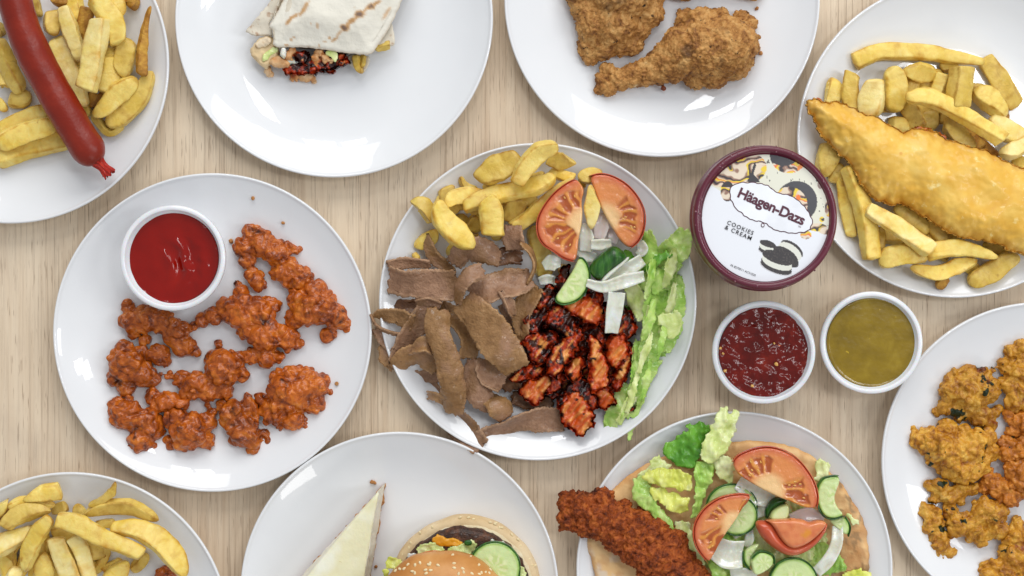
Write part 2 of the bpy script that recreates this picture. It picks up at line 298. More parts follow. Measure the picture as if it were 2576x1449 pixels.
def slab(name, fr, outline, zb, th, mat, parent=None, step=1.1, R=8, edge=.5, bot=.35, rag=0, ragf=.3, namp=0, nf=90, warp=None, col=None, seed=None, it=2, dome=1.0, tilt=(0, 0), billow=False):
    """solid sheet over an outline in frame px. th thickness, R edge radius, mm units; warp(x,y)->mm"""
    if seed is None: seed = rnd.randint(0, 999)
    zr = (zb + th * .6) / 1000; px = fr.l(1, zr) * 1000     # mm per frame px
    P = chaikin(outline, it) if it else np.array(outline, float)
    st = step / px; x0, y0 = P.min(0) - 2 * st - rag / px; x1, y1 = P.max(0) + 2 * st + rag / px
    nx, ny = int((x1 - x0) / st) + 2, int((y1 - y0) / st) + 2
    X, Y = np.meshgrid(x0 + np.arange(nx) * st, y0 + np.arange(ny) * st); d = poly_sdf(P, X, Y)
    mm = np.stack([X.ravel() * px, Y.ravel() * px, np.zeros(X.size)], 1)
    if rag: d = d + (fbm(mm * ragf, 3, seed + 50) * rag / px).reshape(X.shape)
    gy, gx = np.gradient(d, st); gl = np.sqrt(gx ** 2 + gy ** 2) + 1e-9
    ins = d > 0
    cell = ins[:-1, :-1] | ins[1:, :-1] | ins[:-1, 1:] | ins[1:, 1:]
    out = ~ins
    lim = np.clip(-d, 0, 1.6 * st)
    X = np.where(out, X + gx / gl * lim, X); Y = np.where(out, Y + gy / gl * lim, Y); dd = np.where(out, 0, d) * px
    used = np.zeros(ins.shape, bool); used[:-1, :-1] |= cell; used[1:, :-1] |= cell; used[:-1, 1:] |= cell; used[1:, 1:] |= cell
    idx = -np.ones(ins.shape, int); idx[used] = np.arange(used.sum()); n = used.sum()
    x, y, q = X[used], Y[used], dd[used]
    t = np.clip(q / R, 0, 1); pr = edge + (1 - edge) * np.sqrt(np.maximum(0, 1 - (1 - t) ** 2)) ** dome
    m3 = np.stack([x * px, y * px, np.zeros(n)], 1)
    nz = 0
    if namp:
        f = fbm(m3 * nf / 1000, 4, seed)
        if billow: f = np.abs(f) * 2 - .6
        nz = f * namp * (.25 + .75 * np.clip(q / (R * .6), 0, 1))
    mid = np.zeros(n) + zb
    cx, cy = P.mean(0); mid = mid + ((x - cx) * tilt[0] + (cy - y) * tilt[1]) * px
    if warp is not None: mid = mid + warp(x * px, y * px, m3, seed, q)
    top = mid + th * pr + nz; botm = mid + th * (1 - pr) * bot
    ptx = fr.ox + x * fr.sc; pty = fr.oy + y * fr.sc; k = (HC - zr) / HC
    wx = (ptx - 1288) * S * k; wy = (724.5 - pty) * S * k
    v = np.concatenate([np.stack([wx, wy, top / 1000], 1), np.stack([wx, wy, botm / 1000], 1)])
    a, b, c, e = idx[:-1, :-1][cell], idx[:-1, 1:][cell], idx[1:, 1:][cell], idx[1:, :-1][cell]
    ft = np.stack([a, e, c, b], 1); fb = np.stack([a, b, c, e], 1) + n
    E_ = {}
    for f in ft:
        for i in range(4):
            p, r_ = int(f[i]), int(f[(i + 1) % 4])
            if (r_, p) in E_: del E_[(r_, p)]
            else: E_[(p, r_)] = 1
    side = [[r_, p, p + n, r_ + n] for (p, r_) in E_]
    cols = None
    if col is not None:
        cc = col(x, y, q, m3); cols = np.concatenate([cc, cc])
    return mesh(name, v, ft.tolist() + fb.tolist() + side, mat, parent, True, cols)
def blob(name, fr, sph, mat, parent=None, zb=None, flat=.8, vox=.8, amp=1.0, nf=150, lumps=30, seed=None, lump_r=(.16, .30), lift=0, amp2=.5, rz=.62, ragged=False):
    """one solid lump grown from overlapping balls (frame px), fused by voxels and roughened"""
    if seed is None: seed = rnd.randint(0, 9999)
    r0 = random.Random(seed); cx = sum(s[0] for s in sph) / len(sph); cy = sum(s[1] for s in sph) / len(sph)
    if zb is None: zb = surf(*fr.p(cx, cy)) + .0005
    zb += lift; rm = max(s[2] for s in sph); zr = zb + fr.l(rm) * flat * rz
    items = []
    for s in sph:
        x, y, r = s[:3]; rr = fr.l(r, zr); wx, wy, _ = fr.w(x, y, zr)
        z = zb + rr * flat * rz + (s[3] / 1000 if len(s) > 3 else 0)
        items.append((wx, wy, z, rr))
    base = list(items); tot = sum(b[3] ** 2 for b in base)
    for k in range(lumps):
        t = r0.random() * tot
        for b in base:
            t -= b[3] ** 2
            if t <= 0: break
        u = r0.uniform(-.2, 1); a = r0.uniform(0, 6.283); q = math.sqrt(1 - u * u); f = r0.uniform(.80, .97); sm = min(max(b[3], .006), .016)
        items.append((b[0] + q * math.cos(a) * b[3] * f, b[1] + q * math.sin(a) * b[3] * f, b[2] + u * b[3] * f * flat, sm * r0.uniform(*lump_r)))
    bm = bmesh.new()
    for (x, y, z, r) in items:
        g = bmesh.ops.create_icosphere(bm, subdivisions=3 if r > .004 else 2, radius=r)
        for q in g['verts']: q.co = Vector((q.co.x + x, q.co.y + y, q.co.z * flat + z))
    me = bpy.data.meshes.new('t'); bm.to_mesh(me); bm.free(); o = bpy.data.objects.new('t', me); COL.objects.link(o)
    md = o.modifiers.new('r', 'REMESH'); md.mode = 'VOXEL'; md.voxel_size = vox / 1000
    sm = o.modifiers.new('s', 'SMOOTH'); sm.factor = .5; sm.iterations = 2
    dg = bpy.context.evaluated_depsgraph_get(); ev = o.evaluated_get(dg); m2 = bpy.data.meshes.new_from_object(ev)
    bpy.data.objects.remove(o); bpy.data.meshes.remove(me)
    n = len(m2.vertices); v = np.empty(n * 3); m2.vertices.foreach_get('co', v); v = v.reshape(-1, 3)
    nm = np.empty(n * 3); m2.vertices.foreach_get('normal', nm); nm = nm.reshape(-1, 3)
    f = [list(p.vertices) for p in m2.polygons]; bpy.data.meshes.remove(m2)
    d = (np.minimum(np.abs(fbm(v * nf * .8, 3, seed % 97)) * 2.6, 1.5) - .9) * amp * 1.25 + fbm(v * nf * 2.6, 3, seed % 91) * amp2 * 1.2
    v = v + nm * (d / 1000)[:, None]
    lo = zb - .0003; v[:, 2] = np.where(v[:, 2] < lo, lo + (v[:, 2] - lo) * .05, v[:, 2])
    return mesh(name, v, f, mat, parent)
def fry(fr, pts, wd, layer, mat='fry', name='chip', parent=None, ends=None, seed=None, hk=.66, z=None, sq=6.0, amp=.5, roll=None, sag=0):
    if seed is None: seed = rnd.randint(0, 9999)
    r0 = random.Random(seed); n, m = 56, 32; ends = ends or (r0.uniform(.5, 1.05), r0.uniform(.5, 1.0)); ra = r0.uniform(.6, 2.5); rg = r0.uniform(.1, .38); ends = tuple(e_ * (.55 if e_ < .6 else 1) for e_ in ends)
    c2 = cr(pts, n); wd = [wd] * len(pts) if isinstance(wd, (int, float)) else list(wd); wd = [q * .98 for q in wd]
    wv = np.interp(np.linspace(0, 1, n), np.linspace(0, 1, len(wd)), wd)
    wm = float(np.mean(wd)); lw = fr.l(wm); hh = min(max(lw * hk, .006), .0125)
    u = np.linspace(0, 1, n); seg = np.linalg.norm(np.diff(c2, axis=0), axis=1).sum()
    # ends: length of the taper as a share of width
    e = []
    for q in range(2):
        dist = (u if q == 0 else 1 - u) * seg / wm; e.append(np.clip(dist / ends[q], 0, 1))
    ep = np.sqrt(np.maximum(0, 1 - (1 - e[0]) ** 3)) * np.sqrt(np.maximum(0, 1 - (1 - e[1]) ** 3)); ep = np.clip(ep, .04, 1)
    if z is None:
        zz = []
        for i in (0, n // 2, n - 1): zz.append(surf(*fr.p(*c2[i])))
        z = max(zz) * .5 + zz[1] * .5 + .001; zc = z + layer * .0075 + hh * .5
    else: zc = z + hh * .5
    dz = (r0.uniform(-.003, .003) if layer > 0 else 0)
    zl = zc + dz * (u - .5) * 2 + sag / 1000 * (u - .5) ** 2 * 4
    roll = r0.choice((-1, 1)) * r0.uniform(.1, .55) if roll is None else roll; sk = r0.uniform(-.35, .35); sk2 = r0.uniform(-.35, .35)
    v = []
    for i in range(n):
        x, y, _ = fr.w(c2[i][0], c2[i][1], zc); j0, j1 = max(0, i - 1), min(n - 1, i + 1)
        tx, ty = c2[j1] - c2[j0]; l = math.hypot(tx, ty) + 1e-9; tx, ty = tx / l, -ty / l; sx, sy = -ty, tx
        ro = roll + .25 * math.sin(u[i] * 3 + seed)
        for k in range(m):
            a = 2 * math.pi * k / m; ca, sa = math.cos(a), math.sin(a)
            cc = math.copysign(abs(ca) ** (2 / sq), ca) * fr.l(wv[i]) / 2 * ep[i] * .97; ss = math.copysign(abs(sa) ** (2 / sq), sa) * hh / 2 * max(ep[i], .12)
            q2 = 1 + rg * max(0, math.cos(a - ra)) ** 5; cc *= q2; ss *= q2
            c_, s_ = math.cos(ro), math.sin(ro); cc, ss = cc * c_ - ss * s_, cc * s_ * .7 + ss * c_
            q_ = (sk * max(0, 1 - i / 14) + sk2 * max(0, 1 - (n - 1 - i) / 14)) * cc
            v.append((x + sx * cc + tx * q_, y + sy * cc + ty * q_, zl[i] + ss))
    v = np.array(v); ctr = np.repeat(v.reshape(n, m, 3).mean(1), m, 0); d = v - ctr; d /= np.linalg.norm(d, axis=1)[:, None] + 1e-9
    v = v + d * ((fbm(v * 75, 2, seed % 83) * amp * 1.5 + np.abs(fbm(v * 200, 3, seed % 79)) * amp * .7 - .2) / 1000)[:, None]
    ang = np.tile(2 * math.pi * np.arange(m) / m, n); cor = np.abs(np.sin(2 * ang)) ** 3; ue = np.repeat(np.clip(np.minimum(u, 1 - u) * seg / wm / .5, 0, 1), m)
    br = np.clip(cor * .85 + (1 - ue) * .5 + fbm(v * 110, 3, seed % 61) * 1.0 - .25, 0, 1); yl = smst(-.2, .5, fbm(v * 60, 3, seed % 53))
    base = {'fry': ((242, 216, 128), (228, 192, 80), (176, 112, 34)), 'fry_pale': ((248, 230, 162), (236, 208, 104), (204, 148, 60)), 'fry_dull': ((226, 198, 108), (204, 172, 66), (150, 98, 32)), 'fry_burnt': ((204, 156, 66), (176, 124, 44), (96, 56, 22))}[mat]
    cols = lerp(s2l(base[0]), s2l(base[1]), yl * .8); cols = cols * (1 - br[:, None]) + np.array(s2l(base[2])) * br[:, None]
    f = [(i * m + k, i * m + (k + 1) % m, (i + 1) * m + (k + 1) % m, (i + 1) * m + k) for i in range(n - 1) for k in range(m)]
    f.append(tuple(range(m))[::-1]); f.append(tuple((n - 1) * m + k for k in range(m)))
    return mesh(name, v, f, MT[mat], parent, True, cols)
def ribbon(name, fr, pts, wd, mat, th=2.2, ecol=None, twist=0, tilt=0, curl=0, ruf=0, ruff=60, rag=.8, namp=.4, parent=None, step=1.3, seed=None, point=(0, 0)):
    """curved strip of meat, leaf or onion: pts (x,y,z mm), widths in frame px, tilt in degrees"""
    if seed is None: seed = rnd.randint(0, 9999)
    n0 = 30; c = cr(pts, n0); wm = [wd] * len(pts) if isinstance(wd, (int, float)) else list(wd); tl = [tilt] * len(pts) if isinstance(tilt, (int, float)) else list(tilt)
    cc = np.array([fr.w(p[0], p[1], p[2] / 1000) for p in c]) * 1000
    Ls = np.concatenate([[0], np.cumsum(np.linalg.norm(np.diff(cc, axis=0), axis=1))]); n = max(8, int(Ls[-1] / step))
    s = np.linspace(0, Ls[-1], n); cc = np.stack([np.interp(s, Ls, cc[:, k]) for k in range(3)], 1); u = s / Ls[-1]
    zm = np.mean([p[2] for p in pts]) / 1000
    wv = np.interp(u, np.linspace(0, 1, len(wm)), wm) * fr.l(1, zm) * 1000; tv = np.radians(np.interp(u, np.linspace(0, 1, len(tl)), tl) + twist * np.sin(u * Ls[-1] * .11 + seed))
    m = max(5, int(wv.max() / step)); tan = np.gradient(cc, axis=0); tan /= np.linalg.norm(tan, axis=1)[:, None]
    side = np.stack([-tan[:, 1], tan[:, 0], np.zeros(n)], 1); side /= np.linalg.norm(side, axis=1)[:, None] + 1e-9; up = np.cross(tan, side)
    up *= np.sign(up[:, 2:3] + 1e-9); sv = side * np.cos(tv)[:, None] + up * np.sin(tv)[:, None]; nv = -side * np.sin(tv)[:, None] + up * np.cos(tv)[:, None]
    V = np.linspace(-1, 1, m); Pn = np.zeros((n, m, 3))
    for j, q in enumerate(V):
        el = pn(np.stack([s * .28, np.full(n, q * 9.0), np.full(n, seed % 50)], 1), seed % 60) * .5 + pn(np.stack([s * .09, np.full(n, q * 5.0), np.full(n, 3.)], 1), seed % 51) + .8 * pn(np.stack([s * .8, np.full(n, np.sign(q) * 7.0), np.full(n, 1.)], 1), seed % 47)
        ww = wv / 2 * q + (rag * el * abs(q) ** 2) * np.sign(q)
        Pn[:, j] = cc + sv * ww[:, None] + nv * (curl * (q * q - .35) * wv / 2)[:, None]
    for q in (0, 1):
        if point[q]:
            dd = (u if q == 0 else 1 - u) * Ls[-1]; fct = np.clip(dd / point[q], .03, 1) ** .6
            Pn = cc[:, None, :] + (Pn - cc[:, None, :]) * fct[:, None, None]
    er = fbm(np.stack([V * 3, V * 0, V * 0 + seed % 40], 1), 3, 5)
    Pn[0] -= tan[0] * (er * rag * 1.5)[:, None]; Pn[-1] += tan[-1] * (er[::-1] * rag * 1.5)[:, None]
    fl = Pn.reshape(-1, 3); AV = np.abs(np.tile(V, n))
    if ruf: fl = fl + np.stack([np.zeros(len(fl)), np.zeros(len(fl)), fbm(fl * ruff / 1000, 2, seed % 71) * ruf * (.35 + AV)], 1)
    if namp: fl = fl + np.stack([np.zeros(len(fl)), np.zeros(len(fl)), fbm(fl * .16, 3, seed % 67) * namp], 1)
    Pn = fl.reshape(n, m, 3); du = np.gradient(Pn, axis=0); dv = np.gradient(Pn, axis=1); nn = np.cross(du, dv); nn /= np.linalg.norm(nn, axis=2)[:, :, None] + 1e-9
    et = (th / 2 * (.35 + .65 * np.sqrt(np.maximum(0, 1 - np.abs(V) ** 6))))[None, :, None]
    top = (Pn + nn * et).reshape(-1, 3); bo = (Pn - nn * et).reshape(-1, 3); v = np.concatenate([top, bo]) / 1000; N_ = n * m; f = []
    for i in range(n - 1):
        for j in range(m - 1):
            a = i * m + j; f.append((a, a + 1, a + m + 1, a + m)); f.append((a + N_, a + m + N_, a + m + 1 + N_, a + 1 + N_))
    for i in range(n - 1):
        a = i * m; f.append((a, a + m, a + m + N_, a + N_)); a = i * m + m - 1; f.append((a, a + N_, a + m + N_, a + m))
    for j in range(m - 1):
        a = j; f.append((a, a + N_, a + 1 + N_, a + 1)); a = (n - 1) * m + j; f.append((a, a + 1, a + 1 + N_, a + N_))
    cols = None
    if ecol:
        w3 = np.clip((np.tile(np.abs(V), n) - .80) / .2 + fbm(fl * .25, 2, seed % 31) * .5, 0, 1); cc_ = lerp(s2l(ecol[0]), s2l(ecol[1]), w3); cols = np.concatenate([cc_, cc_])
    return mesh(name, v, f, MT[mat], parent, True, cols)
def wall(name, fr, line, z0, z1, th, mat, parent, bulge=.6):
    """upright rind following an open line: z in mm"""
    c = cr(line, 48); zr = (z0 + z1) / 2000; cc = np.array([fr.w(p[0], p[1], zr)[:2] for p in c]) * 1000; tan = np.gradient(cc, axis=0); tan /= np.linalg.norm(tan, axis=1)[:, None]
    nr = np.stack([-tan[:, 1], tan[:, 0]], 1); v = []; m = 12
    for i in range(48):
        e = min(1, math.sin(math.pi * (i + .4) / 47.8) * 6)
        for k in range(m):
            a = 2 * math.pi * k / m; ca, sa = math.cos(a), math.sin(a)
            o = math.copysign(abs(ca) ** .6, ca) * th / 2 * max(e, .25); z = (z0 + z1) / 2 + math.copysign(abs(sa) ** .5, sa) * (z1 - z0) / 2
            v.append((cc[i, 0] + nr[i, 0] * o, cc[i, 1] + nr[i, 1] * o, z))
    f = [(i * m + k, i * m + (k + 1) % m, (i + 1) * m + (k + 1) % m, (i + 1) * m + k) for i in range(47) for k in range(m)]
    f.append(tuple(range(m))); f.append(tuple(47 * m + k for k in range(m)))
    return mesh(name, np.array(v) / 1000, f, MT[mat], parent)
def ell(name, loc, r, mat, parent, rot=0):
    bm = bmesh.new(); bmesh.ops.create_icosphere(bm, subdivisions=2, radius=1); v = np.array([q.co[:] for q in bm.verts]); f = [[q.index for q in g.verts] for g in bm.faces]; bm.free()
    v = v * np.array(r); v[:, 1] *= 1 - .35 * (v[:, 0] / r[0]) * .8; c, s = math.cos(rot), math.sin(rot); v = np.stack([v[:, 0] * c - v[:, 1] * s, v[:, 0] * s + v[:, 1] * c, v[:, 2]], 1)
    return mesh(name, v + np.array(loc), f, MT[mat], parent)
def smst(a, b, x): t = np.clip((x - a) / (b - a), 0, 1); return t * t * (3 - 2 * t)
def lerp(a, b, t): return np.asarray(a) * (1 - t[:, None]) + np.asarray(b) * t[:, None]
def tomato(fr, outline, arc, ctr, zb, th, label, tilt=(0, 0), pockets=None, nseed=6, group=None):
    """cut tomato wedge; arc = outline indices that carry skin, ctr = where the spokes meet"""
    P = chaikin(outline, 2); n = len(outline); ln = [outline[i % n] for i in range(arc[0], arc[1] + 1)]
    zr = (zb + th) / 1000; px = fr.l(1, zr) * 1000; ap = cr(ln, 40); sd = rnd.randint(0, 99)
    def zones(x, y, m3):
        ds = line_dist(ap, x, y) * px; dc = np.hypot(x - ctr[0], y - ctr[1]) * px
        rel = dc / (dc + ds + 1e-6); an = np.arctan2(y - ctr[1], x - ctr[0])
        wob = fbm(m3 * .11, 2, sd) * .14
        gel = smst(.33, .42, rel + wob) * (1 - smst(.76, .82, rel + wob))
        spoke = .5 + .5 * np.sin(an * 17 + pn(m3 * .10, sd) * 3); gate = smst(-.35, .05, np.sin(an * 2.5 + sd))
        return ds, rel, gel * gate, spoke
    def col(x, y, q, m3):
        ds, rel, gel, spoke = zones(x, y, m3)
        c = lerp(s2l((202, 84, 48)), s2l((176, 44, 24)), 1 - smst(.3, 1.8, ds)); c = np.where((ds > 0)[:, None], c, c)
        inner = 1 - smst(.76, .90, rel); c = lerp(c, s2l((222, 138, 92)), smst(1, 5, ds) * .7 * (1 - inner)); c = c * (1 - inner[:, None]) + np.array(s2l((222, 134, 74))) * inner[:, None]
        core = 1 - smst(.18, .5, rel); c = c * (1 - core[:, None]) + np.array(s2l((240, 196, 140))) * core[:, None]
        g = lerp(s2l((170, 66, 8)), s2l((220, 140, 54)), smst(.55, .95, spoke)); return c * (1 - gel[:, None]) + g * gel[:, None]
    def warp(xm, ym, m3, s, q):
        x, y = xm / px, ym / px; ds, rel, gel, spoke = zones(x, y, m3); return -gel * (1.3 - .7 * spoke) * smst(0, 2, q) + pn(m3 * .2, s) * .3
    cx, cy = P.mean(0); r = thing('tomato_wedge', label, 'tomato', fr.w(cx, cy, zb / 1000), group)
    body = slab('flesh', fr, outline, zb, th, MT['vface'], r, step=.8, R=1.2, edge=.6, bot=.2, col=col, warp=warp, tilt=tilt)
    if tilt == (0, 0): wall('skin', fr, ln, zb - .1 + th * .15, zb + th * .96, .9, 'tomato_skin', r)
    else: pass
    r0 = random.Random(sd); k = 0; tries = 0
    while k < nseed and tries < 400:
        tries += 1; x = r0.uniform(P[:, 0].min(), P[:, 0].max()); y = r0.uniform(P[:, 1].min(), P[:, 1].max()); xa, ya = np.array([x]), np.array([y])
        if poly_sdf(P, xa, ya)[0] * px < 3: continue
        m3 = np.array([[x * px, y * px, 0]]); ds, rel, gel, sp = zones(xa, ya, m3)
        if gel[0] > .8:
            w_ = fr.w(x, y, zr - .0008); zt = w_[2] + ((x - cx) * tilt[0] + (cy - y) * tilt[1]) * px / 1000
            ell('seed', (w_[0], w_[1], zt), (.0012, .0006, .0004), 'seed_gold', r, -math.atan2(y - ctr[1], x - ctr[0])); k += 1
    return r
def cucumber(fr, outline, arc, ctr, zb, th, label, rr, tilt=(0, 0), skin=True, group=None, parent=None, name='cucumber_slice'):
    zr = (zb + th) / 1000; px = fr.l(1, zr) * 1000; n = len(outline); full = arc is None
    ln = [outline[i % n] for i in range(arc[0], arc[1] + 1)] if not full else list(outline) + [outline[0]]
    ap = cr(ln, 60); sd = rnd.randint(0, 99)
    def col(x, y, q, m3):
        ds = line_dist(ap, x, y) * px; dc = np.hypot(x - ctr[0], y - ctr[1]) / rr; an = np.arctan2(y - ctr[1], x - ctr[0])
        c = lerp(s2l((40, 92, 28)), s2l((150, 190, 84)), smst(.5, 1.5, ds)); t = smst(1.2, 3.2, ds); c = c * (1 - t[:, None]) + np.array(s2l((206, 224, 160))) * t[:, None]
        core = (1 - smst(.42, .62, dc + pn(m3 * .3, sd) * .06)); cc = lerp(s2l((196, 216, 140)), s2l((222, 230, 176)), smst(.3, .8, .5 + .5 * np.sin(an * 9 + pn(m3 * .25, sd) * 3) * smst(.08, .3, dc)))
        return c * (1 - core[:, None]) + cc * core[:, None]
    P = np.array(outline); cx, cy = P.mean(0)
    r = thing(name, label, 'cucumber', fr.w(cx, cy, zb / 1000), group) if parent is None else parent
    slab('flesh' if parent is None else 'cucumber_slice', fr, outline, zb, th, MT['vface'], r, step=.8, R=1.0, edge=.6, bot=.2, col=col, tilt=tilt, warp=lambda a, b, m3, s, q: pn(m3 * .25, s) * .35)
    if skin and tilt == (0, 0): wall('skin' if parent is None else 'cucumber_skin', fr, ln, zb + .2, zb + th * .98, 1.3, 'cuke_skin', r)
    return r
def circ(cx, cy, rx, ry=None, n=20, rot=0):
    ry = ry or rx; return [(cx + rx * math.cos(2 * math.pi * i / n) * math.cos(rot) - ry * math.sin(2 * math.pi * i / n) * math.sin(rot), cy + rx * math.cos(2 * math.pi * i / n) * math.sin(rot) + ry * math.sin(2 * math.pi * i / n) * math.cos(rot)) for i in range(n)]
MT['cooked_white'] = food('cooked_chicken_breast', [(.3, (150, 70, 26)), (.42, (200, 134, 76)), (.55, (216, 172, 124)), (.75, (228, 198, 160))], 60, 4, .4, .0006, 300, (), var=0)
# ------------------------------------------------------------------ table
def box(name, x0, x1, y0, y1, z0, z1, mat):
    v = [(x0, y0, z0), (x1, y0, z0), (x1, y1, z0), (x0, y1, z0), (x0, y0, z1), (x1, y0, z1), (x1, y1, z1), (x0, y1, z1)]
    return mesh(name, v, [(0, 3, 2, 1), (4, 5, 6, 7), (0, 1, 5, 4), (1, 2, 6, 5), (2, 3, 7, 6), (3, 0, 4, 7)], mat, None, False)
tb = box('table_top', -1.6, 1.6, -1.2, 1.2, -.03, 0, MT['wood']); tag(tb, 'pale oak grain laminate table top under all the plates', 'table top', kind='structure')
# ------------------------------------------------------------------ plates
PL = {'sausage': 'round white plate under the red sausage and chips', 'wrap': 'round white plate under the folded tortilla wrap',
      'drum': 'round white plate carrying the brown fried chicken drumstick', 'fish': 'round white plate under the battered fish and chips',
      'nugget': 'round white plate holding the popcorn chicken and ketchup pot', 'kebab': 'round white plate under the sliced doner meat and salad',
      'fries': 'round white plate holding only a heap of chips', 'burger': 'round white plate shared by the open burger and cheesecake slice',
      'naan': 'round white plate under the flatbread with salad', 'pakora': 'round white plate carrying the yellow pakora fritters'}
prof = [(0.0, 2.6), (90, 2.6)] + [(r, pz(r) * 1000) for r in (180, 210, 235, 250, 262, 275, 290, 305, 322, 340, 355, 370, 380, 388)] + [(391.5, 18.3), (394, 19.3), (396.5, 19.7), (399, 19.4), (400.4, 18.4), (400, 17.2), (396, 16.0), (375, 12.4), (345, 7.6), (310, 3.4), (270, 1.2), (232, .2), (226, 0), (220, .3), (216, 1.0), (0, 1.0)]
for k, (cx, cy, r) in PLATES.items():
    o = lathe('plate', cx, cy, [(a * r / 400, b / 1000) for a, b in prof], MT['china'], seg=160, zref=.0195)
    tag(o, PL[k], 'plate', 'round white dinner plates')
# ------------------------------------------------------------------ chips
def chips(fr, grp, rows):
    for row in rows:
        pts, wd, lay, mat, label = row[:5]; kw = row[5] if len(row) > 5 else {}
        o = fry(fr, pts, wd, lay, mat, 'potato_chip', **kw); tag(o, label, 'chip', grp)
sh = dict(ends=(1.1, 1.1)); bl = dict(ends=(.28, .28), sq=5); pb = dict(ends=(1.3, .3)); bp = dict(ends=(.3, 1.3))
chips(A, 'chips on the sausage plate', [
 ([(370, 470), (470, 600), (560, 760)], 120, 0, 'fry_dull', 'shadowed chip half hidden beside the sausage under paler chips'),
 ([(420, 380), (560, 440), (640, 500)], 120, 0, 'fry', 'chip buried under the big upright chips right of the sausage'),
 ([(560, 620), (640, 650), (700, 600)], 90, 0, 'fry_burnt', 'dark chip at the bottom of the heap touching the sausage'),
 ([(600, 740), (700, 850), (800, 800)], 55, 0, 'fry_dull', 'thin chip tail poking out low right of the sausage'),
 ([(220, -60), (255, 110)], 45, 0, 'fry_dull', 'thin chip edge beside the sausage at the very top'),
 ([(480, -60), (490, 60), (500, 160)], 95, 1, 'fry', 'upright chip behind the group at the top edge'),
 ([(330, -20), (400, 10), (450, 10)], 80, 1, 'fry_burnt', 'browned chip end cut off by the top edge of the photo'),
 ([(345, 60), (340, 150), (350, 235)], 125, 1, 'fry_dull', 'grey green stubby chip right beside the top of the sausage'),
 ([(575, 50), (545, 180), (540, 300)], 95, 1, 'fry_burnt', 'golden brown chip between two long chips at upper middle', bl),
 ([(725, -40), (760, 40), (740, 120)], 110, 1, 'fry', 'chip tucked behind the long bent chip at the top'),
 ([(410, 40), (450, 180), (490, 300), (510, 400)], [80, 115, 100, 60], 2, 'fry_pale', 'long pale chip with brown side edge leaning along the sausage'),
 ([(800, -60), (850, 10), (830, 50)], 95, 0, 'fry_burnt', 'brown tipped chip on the bare plate at the top edge'),
 ([(600, -30), (680, 80), (740, 170), (755, 290)], [130, 140, 130, 105], 2, 'fry', 'long bent chip ending in a rounded tip at upper right', bl),
 ([(725, 300), (710, 400), (650, 480)], 120, 1, 'fry_dull', 'chip glimpsed behind the biggest pale chip'),
 ([(690, 370), (690, 480), (660, 600)], [130, 160, 150], 1, 'fry', 'square golden chip underneath the biggest pale chip', bl),
 ([(650, 110), (610, 290), (590, 430), (560, 590)], [130, 150, 140, 140], 3, 'fry_pale', 'biggest pale squared chip lying on top of the heap', bl),
 ([(840, 250), (810, 380), (790, 500)], [130, 130, 90], 1, 'fry_dull', 'translucent flat chip left of the burnt pointed chip'),
 ([(972, 40), (930, 190), (915, 330), (910, 490)], [18, 48, 75, 80], 1, 'fry_burnt', 'burnt brown needle pointed chip near the plate edge', dict(ends=(1.0, .6))),
 ([(985, 460), (900, 640), (780, 760), (680, 800)], [70, 110, 120, 70], 0, 'fry_dull', 'knobbly curved chip nearest the right rim of the sausage plate', sh),
 ([(880, 500), (770, 590), (680, 690), (590, 740)], [110, 150, 120, 70], 1, 'fry', 'flat crinkled golden chip running up from the sausage', sh),
 ([(350, 240), (410, 330), (470, 480), (560, 690)], [110, 130, 120, 50], 1, 'fry_pale', 'pale square ended chip emerging from behind the sausage'),
 ([(-40, 860), (120, 780), (310, 710)], 110, 0, 'fry', 'uppermost of the three long chips passing under the sausage'),
 ([(-40, 930), (150, 850), (370, 790)], [120, 130, 120], 1, 'fry', 'middle of the three long chips passing under the sausage'),
 ([(-40, 1050), (180, 960), (440, 900)], [120, 130, 120], 0, 'fry', 'lowest of the three long chips passing under the sausage'),
 ([(-20, 260), (50, 420), (140, 600)], [130, 130, 100], 1, 'fry_dull', 'long greenish chip left of the sausage'),
 ([(-30, 140), (10, 240)], 90, 0, 'fry_dull', 'stub of chip at the left edge above the greenish chip'),
 ([(-30, 470), (50, 530), (60, 570)], 120, 0, 'fry', 'chip under the long greenish chip at the left edge'),
 ([(50, 660), (130, 640), (200, 600)], [110, 130, 110], 0, 'fry_dull', 'short dull chip left of the sausage above the three long ones'),
 ([(-30, 630), (40, 720)], 65, 0, 'fry', 'thin pointed chip on the left edge above the three long ones', sh),
])
